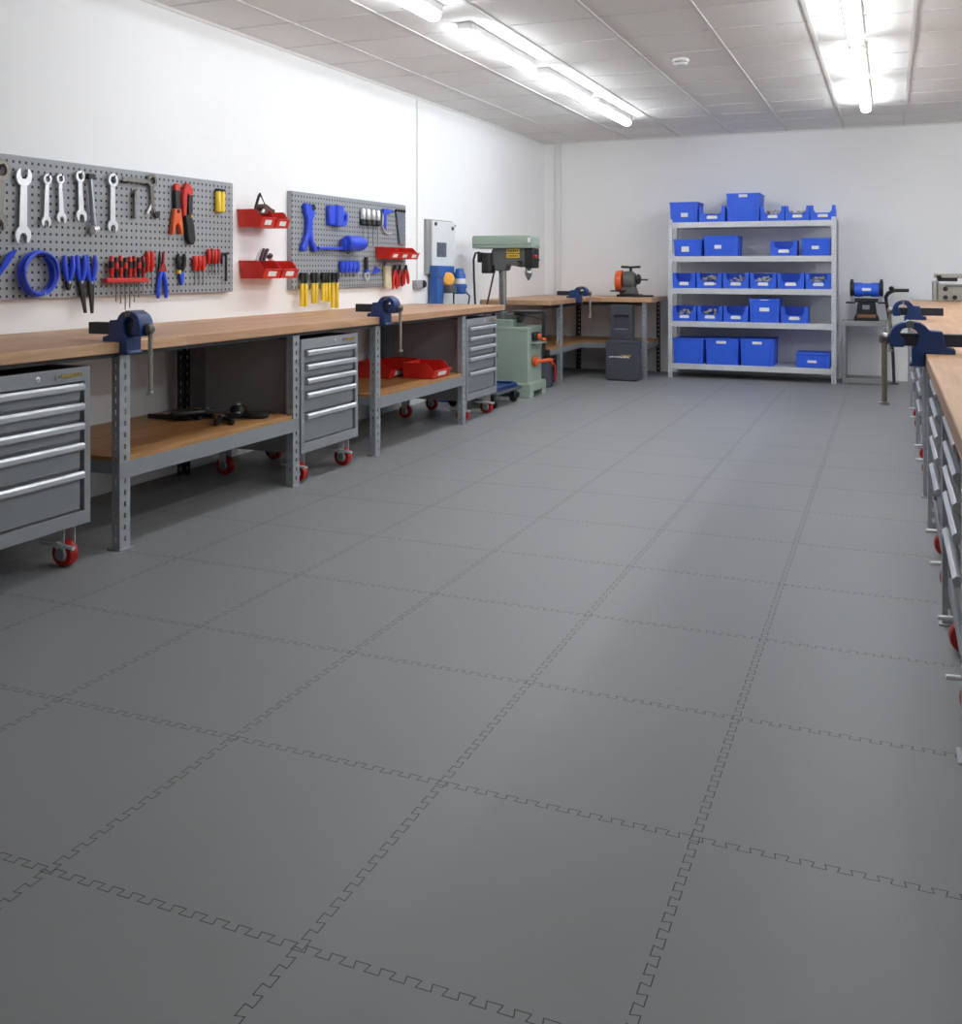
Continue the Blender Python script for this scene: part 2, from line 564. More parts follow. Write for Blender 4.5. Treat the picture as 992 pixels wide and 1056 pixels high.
# ------------------------------------------------------------------ tool cabinets (front faces local +x)
def make_caster(parent, x, y):
    c = MB()
    c.box((x - .045, y - .04, .165), (x + .045, y + .04, .172))
    c.box((x - .024, y - .03, .045), (x + .024, y - .026, .166))
    c.box((x - .024, y + .026, .045), (x + .024, y + .03, .166))
    f = c.build('caster', 'galvl', parent, .002)
    MB().lathe([(.03, -.023), (.05, -.021), (.0545, -.012), (.0545, .012), (.05, .021), (.03, .023)], (x, y, .0545), (0, 1, 0)).build('wheel', 'redwheel', f)
    MB().lathe([(.006, -.034), (.024, -.033), (.03, -.025), (.03, .025), (.024, .033), (.006, .034)], (x, y, .0545), (0, 1, 0), 16).build('hub', 'zinc', f)
    if x > -.3:
        b = MB()
        b.tube([(x - .09, y - .042, .098), (x - .05, y - .042, .096), (x, y - .042, .098), (x + .05, y - .042, .094), (x + .085, y - .042, .092)], [.005, .009, .010, .008, .008], 8)
        b.cyl((x, y - .03, .096), (x, y - .05, .096), .012)
        b.build('brake_lever', 'galvl', f)

def make_cabinet():
    t = thing('tool_cabinet', 'x', 'tool cabinet')
    W, D, Z0, Z1 = .64, .66, .172, .815
    b = MB()
    b.box((-D, -W / 2, Z0), (0, W / 2, Z1))
    bm = b.bm
    bm.faces.ensure_lookup_table()
    fr = [f for f in bm.faces if f.normal.x > .5 or all(abs(v.co.x) < 1e-6 for v in f.verts)][0]
    bmesh.ops.recalc_face_normals(bm, faces=bm.faces)
    bmesh.ops.inset_region(bm, faces=[fr], thickness=.045, depth=0)
    for v in fr.verts:
        if v.co.z > .5:
            v.co.z = .756
        else:
            v.co.z = .226
    bmesh.ops.inset_region(bm, faces=[fr], thickness=.0002, depth=-.03)
    tp = [f for f in bm.faces if all(abs(v.co.z - Z1) < 1e-6 for v in f.verts)][0]
    bmesh.ops.inset_region(bm, faces=[tp], thickness=.012, depth=0)
    bmesh.ops.inset_region(bm, faces=[tp], thickness=.0002, depth=-.012)
    b.build('body', 'cab', t, .0015)
    box('top_mat', 'rubber', (-D + .013, -W / 2 + .013, Z1 - .011), (-.013, W / 2 - .013, Z1 - .004), t, .001)
    h = W / 2 - .047
    levels = [.754, .673, .593, .511, .394, .228]
    for i in range(5):
        zt, zb = levels[i], levels[i + 1] + .006
        d = box('drawer', 'drawer', (-.028, -h, zb), (-.010, h, zt - .012), t, .0015)
        pr = [(-.012, zt - .006), (.010, zt - .003), (.020, zt - .012), (.018, zt - .028), (.012, zt - .034), (-.012, zt - .034)]
        MB().prism(pr, 'y', -h, h).build('handle', 'alu', d, .0015)
    k = MB().lathe([(.011, 0), (.011, .004), (.008, .006)], (0, .045, .786), (1, 0, 0), 16).build('lock', 'chrome', t)
    MB().box((.0055, .0435, .781), (.0068, .0465, .791)).build('keyhole', 'black', k, 0)
    bd = MB().ring((.0025, .145, .786), (1, 0, 0), .013, .009, .003, 20).build('badge', 'zinc', t)
    lt = MB()
    rr = random.Random(3)
    for i in range(9):
        y = .166 + i * .0122
        lt.box((.0005, y, .779), (.003, y + .0035, .794))
        lt.box((.0005, y + .003, .786 + rr.choice((-.006, 0, .005))), (.003, y + .0095, .789 + rr.choice((-.006, 0, .004))))
        if rr.random() < .6:
            lt.box((.0005, y + .007, .779), (.003, y + .0098, .793))
    lt.build('lettering', 'gold', bd, 0, False)
    for x in (-.065, -D + .09):
        for s in (-1, 1):
            make_caster(t, x, s * (W / 2 - .07))
    return t

CB = make_cabinet()
CB.location = (-3.05, 2.835, 0)
CB['label'] = 'grey drawer cabinet on red casters under the pegboard bench, cut by the photo edge'
CB['group'] = 'rolling drawer cabinets under the benches'
dup(CB, (-3.055, 5.066, 0), 0, 'grey five-drawer cabinet on red casters under the bench, between the two plywood shelves')
dup(CB, (-3.06, 7.43, 0), 0, 'grey five-drawer cabinet at the end of the pegboard bench, beside the green drill press')
for y, lb in ((3.215, 'grey drawer cabinet on red casters nearest the camera under the opposite bench'),
              (4.35, 'second grey drawer cabinet from the camera in the row under the two-vise bench'),
              (6.55, 'third grey drawer cabinet from the camera in the row under the two-vise bench'),
              (8.35, 'farthest grey drawer cabinet in the row under the two-vise bench')):
    c = dup(CB, (.176, y, 0), PI, lb)
    for ch in c.children:
        if ch.name.startswith('caster') and ch.data.vertices[0].co.x > -.3:
            ch.location.x += .012


# ------------------------------------------------------------------ vises (jaw points local +x, origin on bench edge)
def make_vise(drop):
    t = thing('bench_vise', 'x', 'vise')
    b = MB()
    b.prism([(-.1, .0), (-.1, .018), (-.066, .026), (-.058, .082), (-.014, .085), (.0, .102), (.018, .114), (.05, .119), (.05, .094), (.036, .088), (.026, .074), (.024, .058), (.03, .03), (.047, .02),
             (.047, -.036), (.056, -.038), (.056, -.048), (.002, -.048), (.002, .0)], 'y', -.046, .046)
    b.build('body', 'viseblue', t, .006, seg=3)
    MB().prism([(.056, .119), (.083, .114), (.105, .102), (.12, .082), (.126, .056), (.122, .022), (.072, .022), (.074, .05), (.085, .062), (.087, .078), (.078, .09), (.066, .094), (.056, .094)], 'y', -.044, .044).build('moving_jaw', 'viseblue', t, .006, seg=3)
    MB().box((-.21, -.024, .026), (.09, .024, .072)).build('slide_bar', 'viseblack', t, .003)
    MB().box((.0405, -.047, .096), (.052, .047, .1205)).box((.0545, -.046, .096), (.066, .046, .1205)).build('jaw_plates', 'steel', t, .001)
    s = MB()
    s.cyl((.02, 0, .05), (.135, 0, .05), .012)
    s.lathe([(.014, 0), (.021, .004), (.022, .022), (.016, .034), (.006, .037)], (.124, 0, .05), (1, 0, 0), 20)
    s.build('screw', 'steel', t)
    hd = MB()
    hd.cyl((.142, .004, .052), (.142, .004, -drop), .0105)
    hd.build('handle', 'handlesteel', t)
    MB().lathe([(.010, 0), (.017, .002), (.017, .012), (.010, .014)], (.142, .004, -drop - .012)).build('handle_end', 'zinc', t)
    return t

V = make_vise(.19)
V.location = (-3.05, 3.362, .902)
V.scale = (.9, 1, 1.12)
V['label'] = 'blue bench vise clamped on the pegboard bench nearest the camera, handle hanging'
V['group'] = 'blue bench vises'
o = dup(V, (-3.05, 5.70, .902), 0, 'blue bench vise on the pegboard bench above the red bins, handle hanging')
o = dup(V, (-3.152, 10.36, .89), 0, 'blue bench vise at the inner corner of the L-shaped back bench')
o.scale = (1.05, 1.05, 1.05)
o = dup(V, (.124, 4.04, .902), PI, 'blue vise on the opposite bench, nearer to the camera of its two, long handle hanging')
o.scale = (1.0, 1.0, 1.0)
o = dup(V, (.124, 6.62, .902), PI, 'smaller-looking blue vise on the opposite bench, beyond the long-handled one')
o.scale = (.85, 1, 1.0)

# ------------------------------------------------------------------ pegboards and their tools
XB = -3.876        # face of the boards
XT = XB + .018     # plane the tools hang in

def pegboard(label, y0, y1, m):
    t = thing('pegboard', label, 'pegboard', (XL, 0, 0))
    d = XB - XL
    box('panel', m, (d - .006, y0, 1.070), (d, y1, 1.757), t, .001)
    f = MB()
    f.box((0.001, y0, 1.066), (d - .004, y0 + .012, 1.761))
    f.box((0.001, y1 - .012, 1.066), (d - .004, y1, 1.761))
    f.box((0.001, y0 + .011, 1.066), (d - .004, y1 - .011, 1.078))
    f.box((0.001, y0 + .011, 1.749), (d - .004, y1 - .011, 1.761))
    f.build('rim', 'pegrim', t, .001)
    return t

PB1 = pegboard('larger perforated grey pegboard hung with wrenches and blue cable', 2.9, 5.225, 'pegboard')
PB2 = pegboard('smaller perforated grey pegboard with blue tools and yellow handles', 5.905, 7.665, 'pegboardfine')

def hook(board, y, z, out=.03):
    """steel peg the tool hangs from"""
    d = XB - XL
    MB().tube([(d - .004, y, z), (d + out, y, z), (d + out + .006, y, z + .012)], .003, 6).build('hook', 'darksteel', board)

def on_board(name, label, cat, y, z, group=None, x=XT):
    return thing(name, label, cat, (x, y, z), 0, group)

# combination wrenches: ring end up at z=0, open end down
def wrench(label, y, ztop, zbot, R1, R2, lean=0.0, m='chrome', openup=False, hk=True):
    t = on_board('wrench', label, 'wrench', y, ztop - R1, 'wrenches on the pegboard')
    Lg = ztop - R1 - (zbot + R2 * .75)
    b = MB()
    s = math.sin(lean)
    def P(u, w):
        return (u * math.cos(lean) - w * s * -1, w * math.cos(lean) + u * s)
    def jaw(cw, up):
        k = 1 if up else -1
        pts = [P(R2 * math.cos(a), cw + k * -R2 * math.sin(a) * 1.0) for a in [math.radians(-62 + 304 * i / 22 - 0) for i in range(23)]]
        n = [P(R2 * .47, cw + k * R2 * .88), P(R2 * .45, cw + k * R2 * .1), P(R2 * .2, cw - k * R2 * .22), P(-R2 * .2, cw - k * R2 * .22), P(-R2 * .45, cw + k * R2 * .1), P(-R2 * .47, cw + k * R2 * .88)]
        # outline: big arc round the back, then the notch
        arc = [P(R2 * math.cos(a), cw - k * R2 * math.sin(a)) for a in [math.radians(-60 + 300 * i / 24) for i in range(25)]]
        b.prism(arc + n[::-1], 'x', -.005, .005)
    if openup:
        jaw(0, True)
    else:
        b.ring((0, 0, 0), (1, 0, 0), R1, R1 * .55, .014)
    jaw(-Lg, False)
    w1, w2 = R1 * .42, R2 * .5
    b.prism([P(-w1, -R1 * .7), P(w1, -R1 * .7), P(w2, -Lg + R2 * .7), P(-w2, -Lg + R2 * .7)], 'x', -.0035, .0035)
    b.build('steel', m, t, .0012)
    if hk:
        hook(PB1, y, ztop - R1 + (R1 * .35 if not openup else -R1 * .1))
    return t

wrench('largest chrome wrench, open at both ends, hung at the left of the big pegboard', 3.560, 1.705, 1.342, .046, .047, .02, openup=True)
wrench('short chrome wrench second along the pegboard, beside the largest wrench', 3.702, 1.685, 1.425, .026, .030, .03)
wrench('short chrome wrench third along, touching its neighbour near the lower jaw', 3.785, 1.692, 1.448, .025, .031, -.05)
wrench('chrome ring wrench fourth along with a gently leaning shank', 3.917, 1.722, 1.460, .031, .036, -.05)
wrench('bright chrome wrench below the left end of the horizontal spanner', 4.150, 1.727, 1.415, .036, .037, 0)
wrench('partly cut off grey wrench at the left photo edge of the pegboard', 3.43, 1.73, 1.40, .05, .045, .05, 'steel')

t = on_board('spanner', 'horizontal steel ring spanner bridging two wrenches at the top of the pegboard', 'wrench', 4.31, 1.703, 'wrenches on the pegboard', XT + .012)
b = MB()
b.prism([(-.10, -.014), (.12, -.012), (.12, .012), (-.10, .014)], 'x', -.004, .004)
b.build('shank', 'steel', t, .002)
hook(PB1, 4.25, 1.685)
hook(PB1, 4.40, 1.685)
t = on_board('adjustable_wrench', 'ring wrench with a forked lower end, hung right of the horizontal spanner', 'wrench', 4.455, 1.712, 'wrenches on the pegboard')
b = MB()
b.ring((0, 0, 0), (1, 0, 0), .038, .021, .016)
b.prism([(-.016, -.03), (.016, -.03), (.022, -.15), (.045, -.19), (.03, -.205), (.008, -.16), (-.004, -.15)], 'x', -.004, .004)
b.build('body', 'steel', t, .001)
MB().prism([(-.004, -.13), (.012, -.135), (-.03, -.19), (-.045, -.185)], 'x', -.005, .003).build('lower_jaw', 'chrome', t, .001)
MB().cyl((-.006, .04, -.19), (.008, .04, -.19), .02).build('adjuster', 'darksteel', t)
hook(PB1, 4.455, 1.72)
t = on_board('ball_pein_hammer', 'dull steel bar with a round blurred head, hung beside the fourth wrench', 'hand tool', 3.985, 1.70, None, XT + .012)
b = MB()
b.tube([(0, -.01, .0), (0, .0, -.1), (0, .018, -.26)], [.012, .014, .014], 10)
b.build('shaft', 'zinc', t)
MB().lathe([(.014, 0), (.024, .006), (.024, .03), (.014, .05)], (0, .0, -.285), (0, 1, .25), 16).build('head', 'chrome', t)
MB().box((-.012, -.03, -.02), (.012, .02, .01)).build('collar', 'darksteel', t, .003)
hook(PB1, 3.985, 1.69)
t = on_board('punch', 'thin grey steel punch below the horizontal spanner on the pegboard', 'punch', 4.318, 1.652)
MB().lathe([(.007, 0), (.011, -.004), (.011, -.14), (.013, -.146), (.013, -.158), (.008, -.16)], (0, 0, 0), (0, 0, 1), 12).build('shank', 'steel', t)
MB().box((-.012, -.012, -.045), (.006, .012, -.02)).build('clip', 'darksteel', t, .002)
hook(PB1, 4.318, 1.63, .018)

# red cutters
t = on_board('cable_cutter', 'cutters with black shanks and forked orange-red lower legs on the pegboard', 'pliers', 4.662, 1.715)
MB().prism([(-.018, -.045), (.02, -.05), (.024, -.01), (.008, .0), (-.012, -.004), (-.022, -.02)], 'x', -.01, .012).build('jaw', 'red', t, .004)
MB().prism([(-.022, -.04), (.018, -.045), (.022, -.16), (-.02, -.165)], 'x', -.012, .014).build('shank', 'black', t, .005)
MB().prism([(-.028, -.15), (.03, -.15), (.048, -.295), (.03, -.30), (.02, -.25), (-.005, -.235), (-.022, -.26), (-.034, -.305), (-.052, -.30)], 'x', -.012, .016).build('handle', 'orange', t, .005)
MB().cyl((-.016, 0, -.165), (.021, 0, -.165), .011).build('pivot', 'black', t)
hook(PB1, 4.66, 1.69, .02)
t = on_board('cable_cutter', 'cutters with red upper arms and long closed black handles on the pegboard', 'pliers', 4.755, 1.722)
MB().prism([(-.03, -.03), (-.012, .0), (.016, -.002), (.045, -.03), (.05, -.06), (.025, -.075), (-.005, -.06), (-.012, -.19), (-.038, -.20), (-.042, -.08)], 'x', -.012, .012).build('jaw', 'red', t, .004)
MB().prism([(.008, -.07), (.048, -.065), (.046, -.19), (.024, -.2), (.006, -.18)], 'x', -.012, .010).build('shank', 'black', t, .004)
MB().prism([(-.028, -.19), (.03, -.185), (.055, -.25), (.068, -.335), (.05, -.365), (.02, -.362), (-.004, -.33), (-.012, -.26)], 'x', -.014, .016).build('handle', 'black', t, .006)
MB().cyl((-.016, .03, -.195), (.018, .03, -.195), .011).build('pivot', 'gold', t)
hook(PB1, 4.75, 1.68, .02)
t = on_board('utility_knife', 'yellow two-barrelled tool at the upper right corner of the big pegboard', 'hand tool', 5.072, 1.70)
for s in (-1, 1):
    MB().lathe([(.014, -.135), (.019, -.13), (.019, -.01), (.012, .0)], (0, s * .02, 0), (0, 0, 1), 14).build('barrel', 'yellow', t)
MB().box((-.014, -.035, -.008), (.014, .04, .012)).build('cap', 'black', t, .004)
hook(PB1, 5.07, 1.70, .02)

# blue cable coil
t = on_board('cable_coil', 'round coil of bright blue cable on the big pegboard', 'cable', 3.632, 1.192, None, XT + .018)
b = MB()
rc = random.Random(5)
for k in range(9):
    ph = rc.uniform(0, 6)
    R = .098 + .004 * (k % 3) + rc.uniform(-.003, .003)
    xo = -.022 + .0055 * k
    pts = [(xo + .004 * math.sin(2 * a + ph), math.cos(a) * R * .98, math.sin(a) * R * 1.0 + .002 * math.sin(3 * a + ph)) for a in [2 * PI * i / 40 for i in range(40)]]
    b.tube(pts, .0068, 8, True)
b.build('cable', 'toolblue', t)
b = MB()
b.tube([(.034 * math.cos(a), .0 + .01, -.1 + .026 * math.sin(a)) for a in [2 * PI * i / 16 for i in range(16)]], .003, 6, True)
b.build('tie', 'zinc', t)
hook(PB1, 3.66, 1.275, .05)

def plier_handles(t, m, Lh, sp, x=0, seg=10, rad=.011, name='handle'):
    for s in (-1, 1):
        pts, rr = [], []
        for i in range(seg + 1):
            q = i / seg
            pts.append((x, s * (.008 + sp * math.sin(q * PI * .62) * (1 - .25 * q)), q * Lh))
            rr.append(rad * (.75 + .35 * math.sin(q * PI)) if i not in (seg,) else rad * .55)
        MB().tube(pts, rr, 10).build(name, m, t)

def plier_jaws(t, m, Lj, w, lean=0.0):
    b = MB()
    dy = math.tan(lean) * Lj
    b.prism([(-w, .012), (w, .012), (w * .9, -.02), (w * .3 + dy, -Lj), (-w * .3 + dy, -Lj), (-w * .9, -.02)], 'x', -.007, .007)
    b.build('jaws', m, t, .002)
    MB().cyl((-.01, 0, -.004), (.011, 0, -.004), .008).build('pivot', 'zinc', t)

def pliers(label, y, zpiv, Lh, sp, mh, Lj, w, mj='black', group='pliers on the pegboards', lean=0.0, board=None, rad=.011):
    t = on_board('pliers', label, 'pliers', y, zpiv, group)
    plier_handles(t, mh, Lh, sp, 0, 10, rad)
    plier_jaws(t, mj, Lj, w, lean)
    if board:
        hook(board, y, zpiv + Lh * .8, .016)
    return t

pliers('blue-handled pliers beside the blue cable coil, short black jaws', 3.842, 1.150, .132, .024, 'toolblue', .045, .018, board=PB1, rad=.013)
pliers('blue-handled long-nose pliers with black jaws reaching below the pegboard edge, leaning', 3.925, 1.150, .135, .022, 'toolblue', .165, .02, lean=.18, board=PB1, rad=.013)
pliers('blue-handled long-nose pliers with straight black jaws below the pegboard edge', 3.995, 1.146, .140, .026, 'toolblue', .165, .02, lean=.04, board=PB1, rad=.013)
t = on_board('cable_tie_bundle', 'bundle of blue ties slanting down at the photo edge beside the blue coil', 'cable ties', 3.47, 1.25)
for k in range(5):
    MB().tube([(0.002 * k, .045 - .012 * k, .055 - .004 * k), (.004, .0 - .006 * k, .0), (.0, -.06 - .003 * k, -.075)], .006, 6).build('tie', 'toolblue', t)
hook(PB1, 3.48, 1.275, .016)

# screwdriver rack
t = thing('tool_rack', 'red rack bar holding a row of screwdrivers on the big pegboard', 'rack', (XB, 4.24, 1.152))
MB().box((.012, -.165, -.012), (.052, .155, .012)).build('bar', 'red', t, .004)
for s in (-.13, .12):
    MB().box((-.002, s - .008, -.008), (.013, s + .008, .008)).build('bracket', 'darkred', t, .001)

def screwdriver(label, y, zc, Lh, Ls, mh, x=XB + .032, group=None, rh=.013, tip='steel', mirror=False, band=None):
    """handle above zc, blade below"""
    t = thing('screwdriver', label, 'screwdriver', (x, y, zc), 0, group)
    MB().lathe([(.006, 0.0), (rh * .75, .006), (rh * .7, .018), (rh, .03), (rh * 1.05, Lh * .6), (rh * .95, Lh * .9), (rh * .6, Lh)], (0, 0, 0), (0, 0, 1), 14).build('handle', mh, t)
    MB().cyl((0, 0, .004), (0, 0, -Ls), .0036, .003, 8).build('shaft', tip, t)
    if band:
        MB().lathe([(rh * 1.09, Lh * .45), (rh * 1.1, Lh * .5), (rh * 1.09, Lh * .75)], (0, 0, 0), (0, 0, 1), 14).build('grip', band, t)
    return t
names = ['first', 'second', 'third', 'fourth', 'fifth', 'sixth', 'seventh', 'eighth', 'ninth', 'tenth']
spec = [('red', .118, .05), ('black', .11, .13), ('red', .12, .14), ('black', .11, .175), ('red', .115, .165), ('darkred', .12, .135), ('black', .112, .11), ('darkred', .118, .09)]
for i, (mh, Lh, Ls) in enumerate(spec):
    y = 4.125 + i * .0345
    screwdriver('%s-handled screwdriver in the red rack, %s along from the blue pliers' % (mh.replace('darkred', 'dark red'), names[i]), y, 1.166, Lh, Ls, mh, XB + .033, 'screwdrivers in the red rack', .0135, band='red' if mh == 'black' else 'black')
for i in range(2):
    y = 4.418 + i * .034
    screwdriver('red screwdriver just right of the red rack, %s of two' % ('nearer' if i == 0 else 'farther'), y, 1.198, .115, .095, 'red', XB + .02, 'red screwdriver pair', .0145)
    hook(PB1, y, 1.205, .012)
# red and blue pliers hung jaws up
t = on_board('pliers', 'pliers with blue handles hanging down and red-marked jaws up, under the red cutters', 'pliers', 4.54, 1.20, 'pliers on the pegboards')
for s in (-1, 1):
    pts = [(0, s * (.008 + .026 * math.sin(q * PI * .6)), -q * .155) for q in [i / 8 for i in range(9)]]
    MB().tube(pts, [.011, .012, .013, .013, .013, .013, .012, .012, .009], 10).build('handle', 'toolblue', t)
MB().prism([(-.035, -.002), (.034, -.004), (.026, .03), (.014, .05), (.016, .1), (.008, .112), (.002, .05), (-.012, .03)], 'x', -.008, .008).build('jaws', 'darkred', t, .002)
MB().prism([(-.03, .0), (-.012, .0), (-.014, .07), (-.02, .115), (-.026, .07)], 'x', -.006, .006).build('blade', 'darksteel', t, .001)
hook(PB1, 4.54, 1.245, .016)
# black and yellow pliers
t = on_board('pliers', 'black-handled pliers with a yellow band and blue tips on the pegboard', 'pliers', 4.707, 1.195, 'pliers on the pegboards')
plier_handles(t, 'black', .108, .026, 0, 10, .012)
MB().box((-.012, -.032, -.012), (.012, -.012, .012)).build('band', 'yellow', t, .004)
MB().prism([(-.02, .004), (.02, .004), (.014, -.07), (.0, -.08), (-.008, -.07)], 'x', -.008, .008).build('jaws', 'toolblue', t, .002)
hook(PB1, 4.707, 1.28, .016)
for i in range(3):
    y = 4.828 + i * .038
    screwdriver('red screwdriver in the lower trio beside the black pliers, %s of three' % ('nearest', 'middle', 'farthest')[i], y, 1.202, .09, .085, 'red', XB + .02, 'lower trio of red screwdrivers', .0165)
    hook(PB1, y, 1.205, .012)
for i in range(4):
    y = 4.957 + i * .032
    screwdriver('red screwdriver in the upper cluster near the pegboard corner, %s of four' % names[i], y, 1.242 + .004 * (i % 2), .092, .07, 'red' if i % 2 == 0 else 'darkred', XB + .02, 'upper cluster of red screwdrivers', .0145)
    hook(PB1, y, 1.247, .012)
t = on_board('hex_key', 'pair of thin black hex keys at the lower right corner of the big pegboard', 'hex key', 5.115, 1.30)
MB().tube([(0, -.026, -.055), (0, -.026, .006), (0, -.006, .008)], .008, 8).build('short_key', 'black', t)
MB().tube([(.004, .012, -.165), (.004, .012, .008), (.004, .03, .012)], .008, 8).build('long_key', 'black', t)
hook(PB1, 5.118, 1.295, .014)

# ---- small pegboard
t = on_board('pipe_wrench', 'large blue pliers-shaped tool at the left of the small pegboard', 'pliers', 6.085, 1.53)
MB().prism([(-.065, .135), (-.05, .155), (.07, .135), (.06, .07), (.035, .02), (.035, -.05), (.05, -.12), (.095, -.165), (.1, -.195), (.06, -.195), (.02, -.13), (.0, -.09), (-.02, -.13), (-.055, -.195), (-.1, -.19), (-.095, -.15), (-.05, -.09), (-.03, -.03), (-.028, .04), (-.055, .08)], 'x', -.016, .02).build('body', 'toolblue', t, .01, seg=3)
MB().cyl((-.01, .04, .125), (.023, .04, .125), .022).build('eye', 'black', t)
hook(PB2, 6.07, 1.67, .04)
hook(PB2, 6.12, 1.665, .04)
t = on_board('clamp', 'blue C-shaped clamp holder near the top of the small pegboard', 'clamp', 6.48, 1.61)
MB().prism(circ(0, 0, .055, -90, 90, 10) + [(-.012, .055), (-.012, -.055)], 'z', -.075, .075).build('cup', 'toolblue', t, .004)
MB().box((-.015, -.13, -.07), (.02, -.01, .075)).build('block', 'toolblue', t, .008)
MB().prism([(.0, .035), (.09, .04), (.125, .02), (.125, -.03), (.1, -.065), (.0, -.07), (.0, -.045), (.08, -.04), (.095, -.02), (.09, .008), (.0, .005)], 'x', -.02, .03).build('hook_arm', 'toolblue', t, .006)
MB().box((-.005, -.0, .05), (.012, .03, .085)).build('stop', 'toolblue', t, .004)
hook(PB2, 6.47, 1.69, .02)
t = on_board('paint_roller', 'blue drum-headed tool with a straight handle, middle of the small pegboard', 'roller', 6.66, 1.408, None, XT + .046)
MB().lathe([(.045, -.125), (.058, -.11), (.06, .06), (.052, .115), (.035, .13)], (0, .01, 0), (0, 1, 0), 20).build('drum', 'toolblue', t)
MB().cyl((-.03, -.47, -.045), (-.03, -.1, -.04), .012).build('handle', 'toolblue', t)
MB().box((-.045, -.13, -.055), (.0, -.1, .03)).build('bracket', 'toolblue', t, .004)
hook(PB2, 6.35, 1.352, .02)
hook(PB2, 6.66, 1.33, .02)
for i in range(4):
    y = 6.875 + i * .082
    t = screwdriver('bright-headed long thin driver in the chrome set on the small pegboard, %s of four' % names[i], y, 1.575, .115, .18, 'chrome', XT + .004, 'chrome drivers on the small pegboard', .022)
    MB().lathe([(.012, -.02), (.026, -.01), (.022, .03), (.012, .036)], (0, 0, 0), (0, 0, 1), 12).build('collar', 'black', t)
    hook(PB2, y, 1.60, .012)
t = on_board('hacksaw', 'hacksaw with a blue grip and curved bright bow on the small pegboard', 'saw', 7.24, 1.62)
MB().prism([(-.03, .085), (.0, .09), (.13, .085), (.13, .06), (.03, .05), (.015, -.08), (-.015, -.08)], 'x', -.01, .012).build('grip', 'toolblue', t, .004)
MB().tube([(0, -.02, .06), (0, -.03, -.06), (0, .0, -.1), (0, .06, -.118), (0, .13, -.11)], .007, 8).build('bow', 'chrome', t)
hook(PB2, 7.28, 1.705, .02)
t = on_board('steel_square', 'tall grey steel straightedge at the far edge of the small pegboard', 'straightedge', 7.53, 1.57)
MB().prism([(-.075, .14), (.07, .14), (.075, -.15), (-.005, -.15), (-.04, .0)], 'x', -.004, .004).build('blade', 'zinc', t, .001)
for k in range(4):
    MB().sphere((.008, -.09 + .05 * k, .135), .013, seg=10, rings=6).build('knob', 'black', t)
hook(PB2, 7.5, 1.69, .02)
for i in range(5):
    y = 6.545 + i * .058
    screwdriver('stubby blue-handled driver in the short row on the small pegboard, %s of five' % names[i], y, 1.182, .09, .035, 'toolblue', XT + .006, 'stubby blue drivers', .024)
    hook(PB2, y, 1.19, .014)
t = on_board('adjustable_wrench', 'black-handled adjustable wrench with a steel head at the bottom of the small pegboard', 'wrench', 6.935, 1.22)
MB().prism([(-.018, .085), (.018, .085), (.02, -.02), (-.016, -.02)], 'x', -.006, .01).build('handle', 'black', t, .004)
MB().prism([(-.022, -.015), (.024, -.015), (.04, -.03), (-.02, -.04)], 'x', -.008, .012).build('collar', 'toolblue', t, .003)
MB().ring((0, .01, -.065), (1, 0, 0), .038, .02, .014).build('head', 'chrome', t, .001)
hook(PB2, 6.935, 1.285, .02)
t = on_board('clip', 'small blue clip beside the pale brush, below the red triple bin', 'clip', 7.09, 1.20)
MB().prism([(-.05, -.025), (.05, -.02), (.06, .01), (.0, .03), (-.02, .005)], 'x', -.008, .01).build('body', 'toolblue', t, .003)
hook(PB2, 7.09, 1.20, .02)
# yellow handled row
ys9 = [5.995, 6.045, 6.14, 6.185, 6.275, 6.315, 6.36, 6.415, 6.475]
zb9 = [.955, .955, .972, .975, .985, .985, .975, .93, .925]
for i, (y, zb) in enumerate(zip(ys9, zb9)):
    t = thing('screwdriver', 'slim yellow-handled driver hung under the small pegboard, %s from its near end' % names[i], 'screwdriver', (XT + .004, y, 1.165), 0, 'yellow-handled drivers')
    b = MB()
    b.box((-.012, -.017, -.035), (.012, .017, .02))
    b.cyl((0, 0, -.03), (0, 0, -.065), .011)
    b.build('clip', 'black', t, .004)
    MB().lathe([(.01, -.055), (.0155, -.065), (.015, zb - 1.175), (.009, zb - 1.165)], (0, 0, 0), (0, 0, 1), 12).build('handle', 'yellow', t)
    hook(PB2, y, 1.17, .012)
t = on_board('paint_brush', 'pale bristle brush hanging under the red triple bin', 'brush', 7.285, 1.25)
MB().box((-.01, -.03, -.02), (.012, .03, .012)).build('ferrule', 'zinc', t, .003)
MB().prism([(-.05, -.015), (.045, -.015), (.07, -.2), (-.035, -.2)], 'x', -.012, .014).build('bristles', 'brush', t, .004)
hook(PB2, 7.285, 1.25, .02)
for i, y in enumerate((7.43, 7.53, 7.64)):
    pz = 1.165
    t = on_board('pliers', 'red-handled pliers hanging under the triple red bin, %s of three' % ('nearest', 'middle', 'farthest')[i], 'pliers', y, 1.2, 'red pliers under the triple bin')
    for s in (-1, 1):
        pts = [(0, s * (.008 + .028 * math.sin(q * PI * .6)), -q * (.16 - .02 * i)) for q in [k / 8 for k in range(9)]]
        MB().tube(pts, [.012, .013, .015, .015, .015, .015, .014, .013, .009], 8).build('handle', 'red' if i != 1 else 'darkred', t)
    MB().prism([(-.018, -.01), (.018, -.01), (.008, .045), (-.008, .045)], 'x', -.007, .007).build('jaws', 'darksteel', t, .002)
    hook(PB2, y, 1.215, .012)

